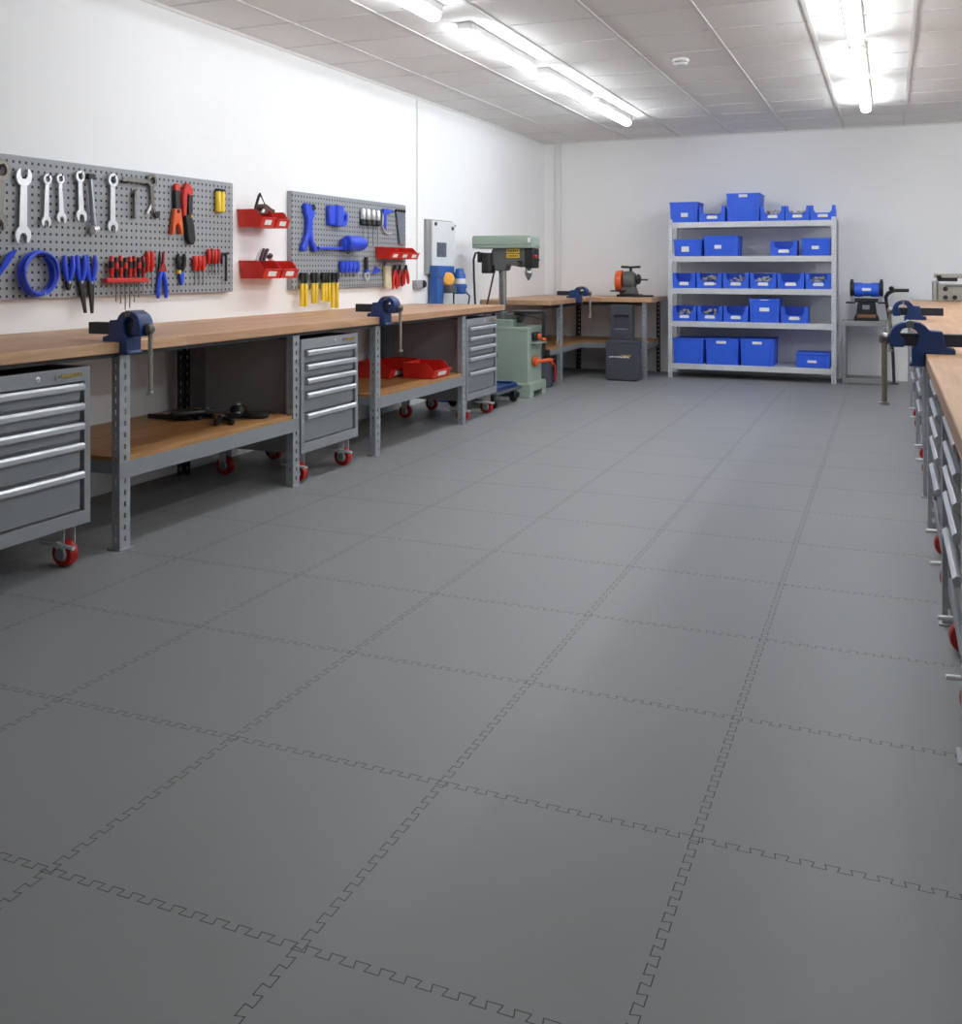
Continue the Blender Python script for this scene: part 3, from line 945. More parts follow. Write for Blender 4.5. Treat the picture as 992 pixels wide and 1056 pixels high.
# ------------------------------------------------------------------ open-fronted bins (opening faces local +x, origin bottom back centre)
def open_bin(label, loc, rz, d, w, h, m='red', front=.52, group=None, cut=.24, card=True, name='storage_bin'):
    t = thing(name, label, 'bin', loc, rz, group)
    th = .004
    b = MB()
    side = [(.012, 0), (d - .02, 0), (d, h * front), (d - d * cut * .35, h * front + .004), (d - d * cut, h * .96), (d - d * cut - .012, h), (0, h)]
    for s in (-1, 1):
        y = s * (w / 2 - th / 2)
        b.prism(side, 'y', y - th / 2, y + th / 2)
    b.prism([(.012, .001), (d - .02, .001), (d, h * front), (d - .004, h * front), (d - .023, .005), (.014, .005), (.004, h - .001), (.0, h - .001)], 'y', -w / 2 + .001, w / 2 - .001)
    b.prism([(d - .006, h * front - .006), (d + .006, h * front - .004), (d + .006, h * front + .003), (d - .004, h * front + .003)], 'y', -w / 2, w / 2)
    for s in (-1, 1):
        y = s * (w / 2)
        b.box((-.002, y - .005, h - .01), (d - d * cut - .01, y + .005, h + .001))
    b.build('body', m, t, .0015)
    if card:
        q = h * front
        MB().prism([(d - .0075 - .0, q * .78), (d - .0168, q * .25), (d - .0148, q * .25), (d - .0055 + .002, q * .78)], 'y', -w * .24, w * .24).build('label_card', 'card', t, 0)
    return t

def heap(name, label, loc, w, d, h, m='hardware', n=26, seed=1):
    r = random.Random(seed)
    b = MB()
    for i in range(n):
        x, y = r.uniform(-d / 2, d / 2), r.uniform(-w / 2, w / 2)
        z = r.uniform(.2, 1) * h * (1 - (abs(x) / d) ** 2)
        k = r.uniform(.012, .026)
        dx, dy, dz = r.uniform(-1, 1), r.uniform(-1, 1), r.uniform(-.5, .5)
        l = math.sqrt(dx * dx + dy * dy + dz * dz) + .01
        p = Vector((x, y, z))
        q = Vector((dx / l, dy / l, dz / l)) * k
        b.cyl(p - q, p + q, k * .55, None, 6)
    b.box((-d / 2, -w / 2, .0), (d / 2, w / 2, h * .45))
    o = b.build(name, m, None, 0, loc=loc)
    o['kind'] = 'stuff'
    tag(o, label, 'hardware')
    return o

# wall-hung red bins
XW = XL + .006
def red_rail(label, y0, y1, z):
    o = box('hanging_rail', 'zinc', (XL + .0005, y0, z), (XL + .006, y1, z + .03), None, .001)
    return tag(o, label, 'rail')
red_rail('thin steel rail behind the upper pair of red wall bins', 5.34, 5.63, 1.555)
red_rail('thin steel rail behind the lower pair of red wall bins', 5.36, 5.72, 1.222)
open_bin('red wall bin of the upper pair, side facing the camera, strap sticking out', (XW, 5.402, 1.484), 0, .195, .152, .115, group='red wall bins between the pegboards')
open_bin('red wall bin of the upper pair, beside the small pegboard', (XW, 5.568, 1.484), 0, .195, .152, .108, group='red wall bins between the pegboards')
open_bin('red wall bin of the lower pair, holding striped goggles', (XW, 5.442, 1.150), 0, .20, .19, .116, group='red wall bins between the pegboards')
open_bin('red wall bin of the lower pair, beside the yellow-handled drivers', (XW, 5.645, 1.150), 0, .20, .19, .116, group='red wall bins between the pegboards')
for i in range(3):
    open_bin('small red bin of the hanging triple on the small pegboard, %s of three' % ('nearest', 'middle', 'farthest')[i], (XB + .002, 7.20 + .172 * i, 1.292), 0, .15, .168, .098, group='hanging triple of red bins', cut=.4)
# goggles in the bins
t = thing('safety_goggles', 'brown goggles with a black strap arching out of the upper red wall bin', 'goggles', (XW + .10, 5.43, 1.57))
MB().tube([(.0, -.06, .0), (.0, -.045, .045), (.0, -.01, .12), (.0, .0, .135), (.0, .025, .11), (.0, .07, .05)], [.008, .009, .009, .008, .004, .003], 8).build('strap', 'rubber', t)
MB().prism([(-.01, .045), (.02, .07), (.05, .062), (.085, .045), (.13, .035), (.12, .01), (.06, .015), (.02, .0), (-.05, .0), (.0, .025)], 'x', -.03, .035).build('frame', 'brown', t, .006)
MB().prism([(-.03, .01), (-.005, .01), (.01, .028), (-.008, .036)], 'x', .028, .037).build('lens', 'white', t, .002)
t = thing('safety_goggles', 'plum and white striped goggles lying in the lower red wall bin', 'goggles', (XW + .11, 5.46, 1.255))
MB().tube([(.0, -.085, .0), (.01, -.06, .05), (.01, -.02, .075), (.0, .03, .055), (.0, .12, .0)], [.014, .018, .02, .02, .012], 10).build('body', 'white', t)
for a in (-.068, -.03):
    MB().tube([(.03 + .0, a - .012, .01), (.036, a + .005, .06), (.03, a + .03, .085)], .011, 8).build('stripe', 'purple', t)
MB().sphere((.016, .045, .045), .026, (.6, 1.2, .7)).build('lens', 'purple', t)
t = thing('wall_sockets', 'grey wall socket with a black plug at the end of the pegboard bench', 'socket', (XL, 7.985, 1.068))
box('box', 'greyplastic', (0, -.10, -.035), (.045, .02, .04), t, .004)
MB().lathe([(.036, 0), (.036, .03), (.026, .045)], (.0, .075, .004), (1, 0, 0), 20).build('plug', 'black', t)
MB().box((.0, .02, -.03), (.035, .10, .04)).build('plate', 'black', t, .01)

# ------------------------------------------------------------------ white panel and blue machine on the pegboard wall
t = thing('wall_panel', 'tall white wall panel with a small dark picture beside the drill press', 'panel', (XL, 0, 0))
box('back', 'greyplastic', (.001, 8.12, 1.16), (.03, 8.68, 1.665), t, .003)
box('sheet', 'poster', (.032, 8.2, 1.235), (.05, 8.7, 1.655), t, .002)
box('picture', 'picture', (.0505, 8.29, 1.32), (.053, 8.5, 1.455), t, 0)
for yy in (8.26, 8.64):
    MB().cyl((.045, yy, 1.625 - (0 if yy < 8.4 else .03)), (.062, yy, 1.625 - (0 if yy < 8.4 else .03)), .018).build('knob', 'slate', t)
MB().cyl((.03, 8.7, 1.625), (.03, 8.76, 1.625), .008).build('peg', 'rust', t)

t = thing('bench_sander', 'blue pillar machine with a golden disc and blue motor by the white panel', 'machine', (-3.80, 8.35, 0))
MB().prism([(-.17, 1.13), (.19, 1.13), (.19, 1.236), (-.17, 1.24)], 'x', -.09, .0).build('head', 'bench_blue', t, .008)
box('column', 'bench_blue', (-.095, -.165, .03), (-.01, -.04, 1.14), t, .006)
box('base', 'bench_blue', (-.11, -.2, 0), (.14, .25, .03), t, .006)
box('table', 'cast', (-.09, -.04, .985), (.06, .2, 1.06), t, .006)
MB().lathe([(.062, 0), (.064, .008), (.05, .022), (.02, .026)], (.012, .01, 1.115), (1, -.85, 0), 28).build('disc', 'goldplastic', t)
MB().lathe([(.055, 0), (.062, .01), (.062, .05), (.07, .055), (.07, .085), (.058, .09), (.058, .17), (.045, .2), (.034, .235), (.014, .24)], (.06, .17, .975), (0, 0, 1), 24).build('motor', 'bench_blue', t)
MB().lathe([(.0595, 0), (.0595, .05)], (.06, .17, 1.068), (0, 0, 1), 24).build('motor_band', 'white', t)
MB().tube([(.03, .10, .99), (.03, .10, .9), (.03, .1, .75), (.03, .1, .5)], .008, 8).build('cord', 'black', t)
MB().tube([(.09, .23, 1.0), (.12, .27, .95), (.10, .28, .86), (.06, .26, .6)], .007, 8).build('cord', 'black', t)

# ------------------------------------------------------------------ red bins and tools on the lower shelves
open_bin('red bin at the front edge of the plywood shelf, white label on its lip', (-3.36, 6.735, .400), 0, .27, .30, .112, group='red bins on the lower shelf', cut=.22)
open_bin('red bin behind the front red bin on the plywood shelf, nearer the wall', (-3.70, 6.64, .400), 0, .30, .32, .118, group='red bins on the lower shelf', cut=.22)
open_bin('red bin against the wall on the plywood shelf, beyond the other two', (-3.70, 6.95, .400), 0, .30, .24, .105, group='red bins on the lower shelf', cut=.22)

def black_pliers(label, loc, rz, Lh, Lj, m='black'):
    t = thing('pliers', label, 'pliers', loc, rz, 'black tools on the plywood shelf')
    for s in (-1, 1):
        pts = [(-q * Lh, s * (.006 + .034 * math.sin(q * PI * .62)), 0) for q in [i / 8 for i in range(9)]]
        MB().tube(pts, [.012, .012, .013, .014, .014, .014, .014, .013, .009], 8).build('handle', m, t)
    MB().prism([(-.01, -.022), (.03, -.024), (Lj, -.005), (Lj, .005), (.03, .024), (-.01, .022)], 'z', -.011, .013).build('jaws', 'darksteel', t, .003)
    MB().cyl((.005, 0, -.013), (.005, 0, .019), .012).build('pivot', 'zinc', t)
    return t
black_pliers('black pliers at the front of the tool pile on the plywood shelf', (-3.30, 4.36, .4135), 2.3, .17, .09)
black_pliers('black pliers at the rear of the tool pile, near the wall', (-3.55, 4.45, .4135), 2.6, .17, .09)
black_pliers('black pliers lying across the top of the tool pile', (-3.42, 4.38, .4425), .85, .18, .12)
black_pliers('black pliers lying beside the round gear head in the tool pile', (-3.28, 4.48, .4135), -2.6, .16, .10)
black_pliers('black pliers at the near end of the tool pile, toward the wall', (-3.62, 4.30, .4135), 3.4, .16, .11)
t = thing('grinder_head', 'round black gear head of a tool in the pile on the plywood shelf', 'tool head', (-3.36, 4.58, .399), .4, 'black tools on the plywood shelf')
MB().lathe([(.03, 0), (.045, .006), (.045, .035), (.034, .052), (.014, .058)], (0, 0, 0), (0, 0, 1), 18).build('head', 'black', t)
MB().lathe([(.02, .05), (.018, .066), (.006, .07)], (.0, 0, 0), (0, 0, 1), 12).build('nut', 'zinc', t)
t = thing('steel_rod', 'thin dark rod sticking out of the tool pile towards the bench leg', 'rod', (-3.28, 4.56, .407), 1.1, 'black tools on the plywood shelf')
MB().tube([(-.10, 0, 0), (.0, .002, .0), (.14, .0, .002)], [.008, .007, .004], 8).build('shaft', 'darksteel', t)
MB().lathe([(.008, 0), (.008, .05)], (-.12, 0, .001), (1, 0, 0), 10).build('grip', 'black', t)

# ------------------------------------------------------------------ drill press
t = thing('drill_press', 'green pedestal drill press standing between the pegboard bench and corner bench', 'drill press', (-3.36, 8.92, 0))
b = MB()
X1, Y0, Y1 = .265, -.235, .235
b.prism([(-.30, Y0), (X1, Y0), (X1, Y1), (-.30, Y1)], 'z', .055, .135)
b.build('plinth', 'green', t, .006)
for sx in (0, 1):
    for sy in (0, 1):
        x = -.30 if sx == 0 else X1 - .11
        y = Y0 if sy == 0 else Y1 - .11
        MB().box((x, y, 0), (x + .11, y + .11, .057)).build('foot', 'green', t, .006)
bb = MB().box((-.25, Y0 + .03, .13), (X1 - .035, Y1 - .04, .63)).build('pedestal', 'green', t, .006)
box('ledge', 'green', (-.26, Y0 + .025, .628), (X1 - .03, Y1 - .035, .662), t, .005)
box('upper_ledge', 'darkgreen', (-.26, Y0 + .04, .66), (.07, Y1 - .08, .725), t, .005)
box('control_box', 'darksteel', (X1 - .034, -.10, .53), (X1 + .0, .06, .61), t, .006)
MB().lathe([(.022, 0), (.03, .01), (.024, .03), (.008, .034)], (X1 + .0, -.02, .565), (1, 0, 0), 16).build('knob', 'orange', t)
box('tray', 'darkgreen', (X1 - .034, -.14, .50), (X1 + .05, .11, .515), t, .004)
MB().sphere((X1 + .03, .06, .533), .024, (1.2, 1.2, .7)).build('grip', 'orange', t)
cr = MB()
cr.lathe([(.02, 0), (.046, .01), (.046, .045), (.024, .055)], (X1 - .035, -.06, .335), (1, 0, 0), 18)
cr.build('hub', 'orange', t)
MB().tube([(X1 + .015, -.06, .335), (X1 + .05, .02, .333), (X1 + .075, .1, .335), (X1 + .075, .15, .33), (X1 + .07, .19, .28)], [.016, .016, .018, .018, .014], 10).build('crank', 'orange', t)
# column, table
MB().cyl((-.1, 0, .72), (-.1, 0, 1.31), .038, None, 28).build('column', 'polished', t)
MB().cyl((-.1, 0, .70), (-.1, 0, .80), .06, None, 24).build('column_base', 'cast', t)
box('bracket', 'cast', (-.1, -.05, .72), (.12, .05, .78), t, .01)
MB().lathe([(.06, 0), (.15, .012), (.155, .02), (.155, .035)], (.17, .0, .775), (0, 0, 1), 28).build('table', 'darksteel', t)
MB().tube([(.16, -.12, .77), (.3, -.12, .745), (.36, -.1, .74)], .006, 8).build('table_lock', 'darksteel', t)
for yy in (.12, .17):
    MB().cyl((.27, yy, .40), (.27, yy, .80), .008).build('rod', 'darksteel', t)
box('table_knob', 'black', (.10, -.16, .70), (.15, -.10, .765), t, .01)
# head
MB().prism([(-.18, 1.41), (.17, 1.41), (.175, 1.25), (.10, 1.225), (.06, 1.235), (-.03, 1.25), (-.05, 1.19), (-.15, 1.19), (-.17, 1.27)], 'y', -.075, .075).build('head', 'cast', t, .012)
box('front_cover', 'black', (.155, -.085, 1.215), (.245, .085, 1.405), t, .012)
MB().box((-.03, -.0775, 1.36), (.10, -.0745, 1.40)).build('warning_label', 'yellow', t, 0)
MB().box((-.03, -.0775, 1.315), (.10, -.0745, 1.35)).build('warning_label', 'yellow', t, 0)
b = MB()
for k in range(6):
    b.box((-.02 + k * .019, -.0785, 1.371), (-.008 + k * .019, -.0774, 1.389))
b.box((-.015, -.0785, 1.328), (.085, -.0774, 1.337))
b.build('warning_print', 'black', t, 0)
MB().cyl((.24, -.04, 1.325), (.262, -.04, 1.325), .018).build('switch', 'red', t)
MB().box((.245, -.03, 1.285), (.28, .0, 1.30)).build('lever', 'slate', t, .003)
cov = MB().prism([(-.375, 1.435), (.235, 1.435), (.235, 1.515), (.22, 1.53), (-.36, 1.53), (-.375, 1.515)], 'y', -.12, .12).build('pulley_cover', 'green', t, .012)
MB().prism([(-.37, 1.405), (.238, 1.405), (.238, 1.437), (-.37, 1.437)], 'y', -.123, .123).build('cover_base', 'darkgreen', t, .006)
MB().box((.2, -.1235, 1.46), (.225, -.1195, 1.505)).build('maker_plate', 'white', t, 0)
mo = MB().lathe([(.06, 0), (.068, .008), (.068, .19), (.062, .2)], (-.245, -.01, 1.165), (0, 0, 1), 28).build('motor', 'black', t)
box('motor_mount', 'cast', (-.2, -.05, 1.24), (-.14, .05, 1.39), t, .008)
MB().box((-.345, -.06, 1.27), (-.30, .02, 1.37)).build('junction_box', 'black', t, .01)
MB().lathe([(.03, 0), (.03, -.02), (.036, -.03), (.036, -.06), (.016, -.10), (.008, -.115)], (.165, 0, 1.215), (0, 0, 1), 20).build('chuck', 'polished', t)
MB().cyl((.165, 0, 1.20), (.165, 0, 1.25), .024).build('quill', 'steel', t)
for k in range(3):
    a = .6 + 2.09 * k
    MB().tube([(.12, -.07, 1.27), (.12 + .1 * math.cos(a) * .25, -.13, 1.27 + .1 * math.sin(a) * .3)], [.006, .008], 8).build('feed_handle', 'darksteel', t)
MB().tube([(-.33, -.03, 1.37), (-.37, -.04, 1.36), (-.385, -.05, 1.3), (-.38, -.05, 1.1), (-.36, -.06, .8), (-.30, -.22, .55), (-.26, -.28, .42)], .011, 8).build('cord', 'black', t)
MB().tube([(-.16, -.05, 1.22), (-.18, -.07, 1.1), (-.215, -.1, .9), (-.24, -.14, .74), (-.22, -.26, .6), (-.08, -.30, .5), (-.04, -.30, .40), (-.08, -.29, .30), (-.16, -.3, .22)], .009, 8).build('cord', 'black', t)

# low blue cart beside the last cabinet
t = thing('dolly', 'low blue topped dolly on small casters at the foot of the drill press', 'dolly', (-3.37, 8.12, 0))
box('deck', 'slate', (-.23, -.24, .115), (.265, .40, .145), t, .02)
MB().prism([(-.21, -.2), (.235, -.2), (.255, .3), (.22, .37), (-.21, .37)], 'z', .145, .16).build('mat', 'viseblue', t, .004)
MB().tube([(-.18, .34, .165), (.18, .34, .17), (.235, .28, .17), (.22, -.18, .17)], .014, 8).build('rim', 'viseblue', t)
for x in (-.18, .2):
    for y in (-.18, .32):
        c = MB().box((x - .02, y - .028, .04), (x + .02, y + .028, .116)).build('caster', 'darksteel', t, .004)
        MB().lathe([(.022, -.014), (.036, -.011), (.036, .011), (.022, .014)], (x, y, .036), (0, 1, 0), 18).build('wheel', 'rubber', c)

t = thing('canister', 'dark canister with a red rim between the drill press and the corner bench leg', 'canister', (-3.30, 9.62, 0))
MB().lathe([(.10, 0), (.115, .01), (.115, .27), (.10, .29)], (0, 0, 0), (0, 0, 1), 22).build('drum', 'slate', t)
MB().tube([(.118 * math.cos(a), .118 * math.sin(a), .275) for a in [2 * PI * i / 20 for i in range(20)]], .010, 8, True).build('rim', 'darkred', t)
MB().tube([(.10, 0, .27), (.14, .0, .22), (.145, 0, .12), (.13, 0, .05)], .012, 8).build('hose', 'darkred', t)

# ------------------------------------------------------------------ corner bench machines
t = thing('belt_grinder', 'grey grinder with an orange wheel cover on the corner bench', 'grinder', (-2.73, 11.0, .89), 0)
box('base', 'darksteel', (-.12, -.10, 0), (.14, .10, .03), t, .006)
box('foot_rail', 'darksteel', (.10, -.03, 0), (.28, .03, .022), t, .006)
MB().prism([(-.10, .03), (.10, .03), (.07, .12), (-.07, .12)], 'y', -.07, .07).build('pedestal', 'cast', t, .01)
MB().lathe([(.07, 0), (.105, .015), (.105, .10), (.085, .13), (.05, .15)], (-.06, 0, .185), (1, 0, 0), 28).build('motor', 'cast', t)
MB().lathe([(.05, 0), (.118, .015), (.125, .03), (.125, .075), (.118, .085)], (-.155, 0, .175), (1, 0, 0), 32).build('wheel_cover', 'orange', t)
MB().box((-.185, -.13, .06), (-.02, .0, .075)).build('tool_rest', 'black', t, .003)
MB().lathe([(.03, 0), (.06, .012), (.055, .035), (.028, .05)], (.09, -.01, .2), (1, 0, 0), 20).build('end_bell', 'darksteel', t)
MB().cyl((.12, -.01, .195), (.22, -.01, .195), .009).build('spindle', 'darksteel', t)
MB().cyl((.02, 0, .28), (.02, 0, .335), .016).build('post', 'darksteel', t)
MB().tube([(-.09, 0, .34), (.02, 0, .335), (.13, 0, .34)], [.014, .012, .014], 10).build('handle', 'darksteel', t)

t = thing('parts_cabinet', 'dark slate pedestal with a low front box under the corner bench', 'pedestal', (-2.70, 10.5, 0))
b = MB()
b.box((-.135, .08, 0), (.105, .22, .81))
bm = b.bm
bm.faces.ensure_lookup_table()
f = [f for f in bm.faces if all(abs(v.co.y - .08) < 1e-6 for v in f.verts)][0]
bmesh.ops.recalc_face_normals(bm, faces=bm.faces)
bmesh.ops.inset_region(bm, faces=[f], thickness=.05, depth=-.0)
for v in f.verts:
    v.co.z = .70 if v.co.z > .5 else .54
bmesh.ops.inset_region(bm, faces=[f], thickness=.0002, depth=-.03)
b.build('column', 'slate', t, .004)
box('front_box', 'slate', (-.14, -.10, .012), (.215, .079, .425), t, .006)
box('lid', 'slate', (-.145, -.105, .405), (.22, .079, .43), t, .004)
box('kick', 'darksteel', (-.12, -.09, 0), (.19, .07, .013), t, .002)
box('slot', 'zinc', (-.09, .076, .545), (.06, .084, .555), t, .001)
b = MB()
rr = random.Random(9)
for k in range(9):
    x = -.10 + .025 * k
    b.box((x, -.102, .248 + rr.uniform(0, .006)), (x + .016 + rr.uniform(0, .006), -.0995, .262 + rr.uniform(0, .01)))
b.build('label', 'card', t, 0, False)
box('label_plate', 'gold', (.02, -.1015, .266), (.14, -.0995, .284), t, 0)

# ------------------------------------------------------------------ shelf rack with blue boxes
t = thing('shelving_rack', 'five-tier galvanised rack filled with blue boxes against the back wall', 'shelving')
RX0, RX1, RY0, RY1 = -2.272, -.515, 10.95, 11.49
tiers = [.161, .63, .994, 1.347, 1.722]
def upright(x, y, sx, sy):
    b = MB()
    b.perf((x, y, 0), (sx, 0, 0), .045, 0.004, 1.755, .009, .018, .0375, .02)
    b.perf((x, y, 0), (0, sy, 0), .05, 0.004, 1.755, .010, .018, .0375, .02)
    o = b.build('upright', 'galvl', t, 0, False, solid=.003)
    MB().box((x - .004 * sx, y - .004 * sy, 0), (x + .055 * sx, y + .06 * sy, .006)).build('foot_plate', 'galv', o, .001)
upright(RX0, RY0, 1, 1)
upright(RX1, RY0, -1, 1)
upright(RX0, RY1, 1, -1)
upright(RX1, RY1, -1, -1)
for z in tiers:
    b = MB()
    b.box((RX0 + .008, RY0 + .008, z - .012), (RX1 - .008, RY1 - .008, z))
    b.box((RX0 + .043, RY0 + .004, z - .062), (RX1 - .043, RY0 + .010, z))
    b.box((RX0 + .043, RY1 - .010, z - .062), (RX1 - .043, RY1 - .004, z))
    b.prism([(RY0 + .01, z - .052), (RY0 + .02, z - .052), (RY0 + .02, z - .04), (RY0 + .01, z - .04)], 'x', RX0 + .05, RX1 - .05)
    s = b.build('shelf', 'galvl', t, .002)
for x in (RX0 + .018, RX1 - .018):
    for z0, z1 in ((.2, .56), (.66, .92), (1.03, 1.28), (1.38, 1.65)):
        MB().box((x - .002, RY0 + .06, z0), (x + .002, RY0 + .15, z1)).build('side_gusset', 'galvl', t, .0)

FY = RY0 + .012
def closed_box(label, x0, x1, z, h, dep, card=(.5, .45, .24, .10), group=None, lid=True, back=0.0, slot=False):
    w = x1 - x0
    t = thing('storage_box', label, 'storage box', ((x0 + x1) / 2, FY + back, z + .0005), 0, group)
    b = MB()
    k = .012
    v0 = [(-w / 2 + k, .01), (w / 2 - k, .01), (w / 2 - k, dep - k), (-w / 2 + k, dep - k)]
    v1 = [(-w / 2 + .004, .002), (w / 2 - .004, .002), (w / 2 - .004, dep - .004), (-w / 2 + .004, dep - .004)]
    bm = b.bm
    lo = [bm.verts.new((p[0], p[1], 0)) for p in v0]
    hi = [bm.verts.new((p[0], p[1], h - .022)) for p in v1]
    bm.faces.new(lo[::-1])
    bm.faces.new(hi)
    for i in range(4):
        bm.faces.new((lo[i], lo[(i + 1) % 4], hi[(i + 1) % 4], hi[i]))
    for fx in (-.36, .36):
        b.prism([(fx * w - .006, .0), (fx * w + .006, .0), (fx * w + .006, .02), (fx * w - .006, .02)], 'z', .012, h - .02)
    for fy in (.2, .8):
        for s in (-1, 1):
            b.box((s * (w / 2 - .012), dep * fy - .006, .012), (s * (w / 2 - .001), dep * fy + .006, h - .02))
    b.build('body', 'blue', t, .003)
    if lid:
        MB().box((-w / 2, -.004, h - .024), (w / 2, dep, h)).build('lid', 'blue', t, .005)
    else:
        r = MB()
        r.prism([(-w / 2, -.004), (w / 2, -.004), (w / 2, dep), (-w / 2, dep)], 'z', h - .026, h - .008)
        r.build('rim', 'blue', t, .005)
    if card:
        cx, cz, cw, ch = card
        y = .0 if cz < .85 else -.005
        MB().box((-w / 2 + w * cx - cw * w / 2, y - .003, h * cz - ch / 2), (-w / 2 + w * cx + cw * w / 2, y + .006, h * cz + ch / 2)).build('label_card', 'card', t, .002)
    if slot:
        MB().box((-.045 * 1, -.006, h - .016), (.045, .0, h - .008)).build('clasp', 'card', t, .001)
    return t

def rack_bin(label, x0, x1, z, h, group, dep=.30, fill=None, seed=1, backk=.97):
    """open-fronted box: a deep notch is cut out of its front wall"""
    w = x1 - x0
    t = thing('storage_bin', label, 'bin', ((x0 + x1) / 2, FY, z + .0005), 0, group)
    th = .005
    lip, post = h * .46, w * .13
    b = MB()
    b.prism([(-w / 2 + .006, 0), (w / 2 - .006, 0), (w / 2, lip), (w / 2, h), (w / 2 - post, h), (w / 2 - post - .006, lip + .03), (w / 2 - post - .03, lip),
             (-w / 2 + post + .03, lip), (-w / 2 + post + .006, lip + .03), (-w / 2 + post, h), (-w / 2, h), (-w / 2, lip)], 'y', 0, .008)
    for s in (-1, 1):
        b.prism([(.004, .001), (dep, .001), (dep, h * backk), (.06, h), (.004, h)], 'x', s * (w / 2 - .001), s * (w / 2 - th))
    b.box((-w / 2 + .005, .003, .001), (w / 2 - .005, dep - .001, th))
    b.prism([(-w / 2 + .002, .001), (w / 2 - .002, .001), (w / 2 - .002, h * backk), (-w / 2 + .002, h * backk)], 'y', dep - th, dep)
    b.box((-w / 2, -.004, lip - .008), (w / 2, .004, lip - .002))
    b.build('body', 'blue', t, .002)
    MB().prism([(-w * .19, lip * .42), (w * .19, lip * .42), (w * .21, lip * .62), (w * .17, lip * .86), (-w * .17, lip * .86), (-w * .21, lip * .62)], 'y', -.004, .002).build('label_card', 'card', t, 0)
    if fill:
        heap('small_hardware', fill, ((x0 + x1) / 2, FY + dep * .42, z + .007), w * .78, dep * .6, h * .72, 'hardware', 30, seed)
    return t

Z1, Z2, Z3, Z4, Z5 = tiers
closed_box('blue lidded box at the left end of the top shelf, label low on its front', -2.262, -1.945, Z5, .225, .36, (.52, .36, .24, .045), 'lidded boxes on the top shelf')
rack_bin('blue open bin between the two lidded boxes on the top shelf', -1.935, -1.655, Z5, .172, 'open bins on the top shelf', backk=.6)
closed_box('tallest blue box on the top shelf, white label under its rim', -1.642, -1.285, Z5, .305, .42, (.5, .905, .26, .03), 'lidded boxes on the top shelf')
rack_bin('blue open bin beside the tallest box on the top shelf', -1.280, -1.032, Z5, .155, 'open bins on the top shelf', .30, 'small dark hardware in the bin beside the tallest box', 2, .6)
rack_bin('second blue open bin right of the tallest box on the top shelf', -1.026, -.780, Z5, .155, 'open bins on the top shelf', .30, 'small grey hardware in the second bin right of the tallest box', 3, .6)
rack_bin('blue open bin at the right end of the top shelf', -.774, -.522, Z5, .155, 'open bins on the top shelf', backk=.6)
closed_box('lower blue lidded box at the left end of the second shelf down, paper label', -2.220, -1.903, Z4, .187, .36, (.42, .42, .26, .06), 'boxes on the second shelf down')
closed_box('taller blue lidded box, second along the second shelf down', -1.888, -1.515, Z4, .222, .38, (.42, .45, .2, .04), 'boxes on the second shelf down')
rack_bin('blue open bin standing apart on the second shelf down', -1.178, -.905, Z4, .168, 'open bin on the second shelf down')
closed_box('blue lidded box at the right end of the second shelf down', -.866, -.566, Z4, .186, .36, (.48, .46, .24, .035), 'boxes on the second shelf down')
fills = [None, 'pale small parts in the second bin of the six-bin shelf', 'dark small parts in the third bin of the six-bin shelf', 'grey small parts in the fourth bin of the six-bin shelf', None, 'heaped white parts in the last bin of the six-bin shelf']
xs = [(-2.226, -1.976), (-1.962, -1.690), (-1.678, -1.404), (-1.390, -1.118), (-1.106, -.834), (-.820, -.562)]
ordn = ['first', 'second', 'third', 'fourth', 'fifth', 'last']
for i, (a, c) in enumerate(xs):
    rack_bin('blue open bin on the six-bin middle shelf, %s from the corner bench' % ordn[i], a, c, Z3, .170, 'open bins on the middle shelf', .30, fills[i], 10 + i)
xs = [(-2.226, -1.968), (-1.954, -1.684), (-1.672, -1.410)]
f4 = ['white coiled parts in the first bin of the shelf below the middle', 'pale blocks in the second bin of the shelf below the middle', None]
for i, (a, c) in enumerate(xs):
    rack_bin('blue open bin on the shelf below the middle, %s from the corner bench' % ordn[i], a, c, Z2, .168, 'open bins on the fourth shelf down', .30, f4[i], 20 + i)
closed_box('tall blue lidded box with clasp among the bins on the fourth shelf down', -1.400, -1.082, Z2, .255, .38, (.5, .55, .32, .04), 'boxes on the fourth shelf down', slot=True)
rack_bin('blue open bin right of the tall box on the fourth shelf down', -1.070, -.795, Z2, .175, 'open bins on the fourth shelf down')
closed_box('large blue box at the left end of the bottom shelf, no label', -2.226, -1.884, Z1, .285, .44, None, 'large boxes on the bottom shelf', lid=False)
closed_box('large blue box in the middle of the three on the bottom shelf', -1.868, -1.510, Z1, .290, .44, (.48, .84, .3, .03), 'large boxes on the bottom shelf', lid=False)
closed_box('large blue box third along the bottom shelf, open side beyond it', -1.496, -1.136, Z1, .298, .44, (.5, .83, .28, .03), 'large boxes on the bottom shelf', lid=False)
closed_box('shallow blue tray box alone at the right end of the bottom shelf', -.922, -.566, Z1, .165, .36, (.47, .4, .26, .028), 'tray on the bottom shelf', lid=False)

# ------------------------------------------------------------------ grinder stand
t = thing('machine_stand', 'grey square-tube stand carrying the blue bench grinder', 'stand', (-.245, 11.24, 0))
hx, hy_, Zt = .215, .20, .662
for sx in (-1, 1):
    for sy in (-1, 1):
        MB().box((sx * hx, sy * hy_, 0), (sx * (hx - .038), sy * (hy_ - .038), Zt - .05)).build('leg', 'stand', t, .003)
box('top_plate', 'stand', (-hx - .005, -hy_ - .005, Zt - .052), (hx + .005, hy_ + .005, Zt), t, .004)
for sy in (-1, 1):
    MB().box((-hx + .038, sy * hy_, .012), (hx - .038, sy * (hy_ - .034), .06)).build('rail', 'stand', t, .003)
for sx in (-1, 1):
    MB().box((sx * hx, -hy_ + .038, .012), (sx * (hx - .034), hy_ - .038, .06)).build('rail', 'stand', t, .003)

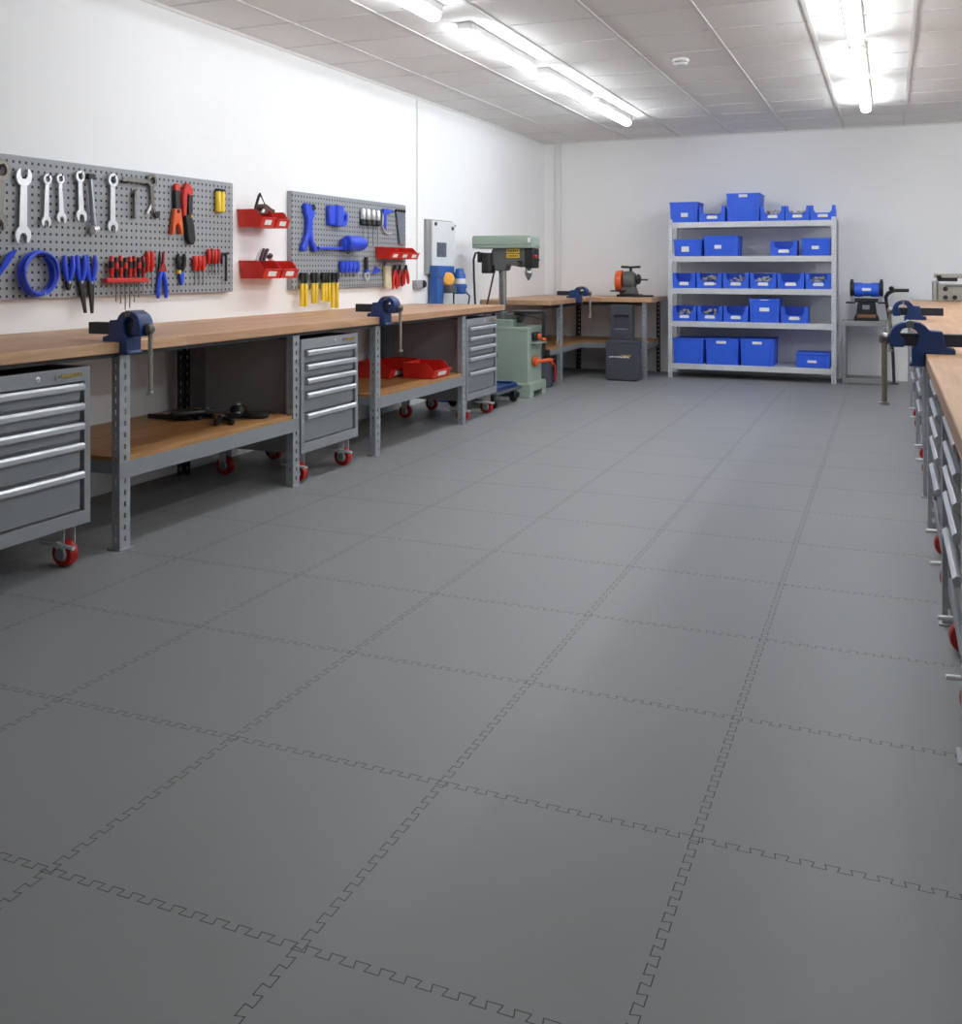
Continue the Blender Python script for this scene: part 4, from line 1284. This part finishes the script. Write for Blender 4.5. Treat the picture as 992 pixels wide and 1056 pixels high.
t = thing('bench_grinder', 'blue bench grinder with two black-guarded wheels on the grey stand', 'grinder', (-.222, 11.2, .662))
MB().prism([(-.125, 0), (.125, 0), (.12, .035), (.10, .075), (-.10, .075), (-.12, .035)], 'y', -.10, .10).build('base', 'darksteel', t, .008)
box('base_plate', 'rust', (-.09, -.106, .035), (.09, -.098, .07), t, .002)
MB().prism([(-.10, .07), (.10, .07), (.085, .20), (-.085, .20)], 'y', -.07, .07).build('pedestal', 'darksteel', t, .01)
box('switch_plate', 'zinc', (-.04, -.076, .12), (.03, -.069, .165), t, .002)
MB().box((-.12, -.08, .195), (.12, .08, .235)).build('saddle', 'black', t, .01)
MB().lathe([(.062, -.128), (.076, -.12), (.076, -.05), (.068, -.035), (.068, .035), (.076, .05), (.076, .12), (.062, .128)], (0, 0, .325), (1, 0, 0), 30).build('motor', 'blue', t)
MB().box((-.045, -.072, .315), (.045, -.06, .345)).build('name_plate', 'card', t, .001)
for s in (-1, 1):
    MB().lathe([(.05, -.016), (.1, -.014), (.104, 0), (.1, .014), (.05, .016)], (s * .145, 0, .335), (1, 0, 0), 32).build('wheel_guard', 'black', t)
    MB().lathe([(.02, -.02), (.075, -.0195), (.075, .0195), (.02, .02)], (s * .145, 0, .335), (1, 0, 0), 28).build('wheel', 'slate', t)
    MB().box((s * .11, -.15, .185), (s * .20, -.03, .20)).build('tool_rest', 'black', t, .003)
    MB().box((s * .115, -.13, .20), (s * .155, -.118, .26)).build('eye_shield', 'zinc', t, .002)

t = thing('pipe_lever', 'bent black pipe lever standing against the back wall behind the blue vises', 'lever', (0, 0, 0))
pts = [(.045, 11.25, .012), (.035, 11.28, .3), (.012, 11.31, .6), (-.03, 11.33, .86), (-.035, 11.33, .91), (-.01, 11.33, .95), (.03, 11.33, .975), (.06, 11.33, .98)]
MB().tube(pts, [.016, .016, .016, .017, .02, .022, .022, .02], 10).build('bar', 'darksteel', t)
MB().cyl((.05, 11.33, .98), (.19, 11.33, .98), .018).build('grip', 'black', t)
MB().sphere((.02, 11.32, 1.0), .026).build('pivot', 'black', t)
MB().lathe([(.05, 0), (.05, .006), (.02, .014)], (.045, 11.25, 0), (0, 0, 1), 18).build('foot', 'darksteel', t)

# machine on the far end of the opposite bench
t = thing('planer', 'old grey cast metal machine at the far end of the two-vise bench', 'machine', (.38, 10.36, .902))
MB().prism([(0, 0), (.5, 0), (.5, .155), (.06, .165), (.04, .20), (0, .19)], 'y', -.13, .13).build('bed', 'castl', t, .008)
MB().box((.015, -.14, .222), (.5, .14, .262)).build('top_plate', 'castl', t, .006)
MB().box((.04, -.12, .19), (.21, .12, .223)).build('block', 'darksteel', t, .006)
MB().box((.03, -.137, .015), (.045, -.12, .185)).build('end_frame', 'cast', t, .004)
MB().box((.10, -.1335, .135), (.5, -.126, .155)).build('scale', 'cast', t, .002)
for x, z in ((.105, .12), (.105, .04), (.185, .04)):
    MB().cyl((x, -.142, z), (x, -.125, z), .021).build('bolt', 'darksteel', t)
MB().cyl((.03, -.15, .235), (.07, -.15, .235), .013).build('lever', 'black', t)
MB().box((.42, -.12, .15), (.48, .12, .225)).build('rear_post', 'castl', t, .006)
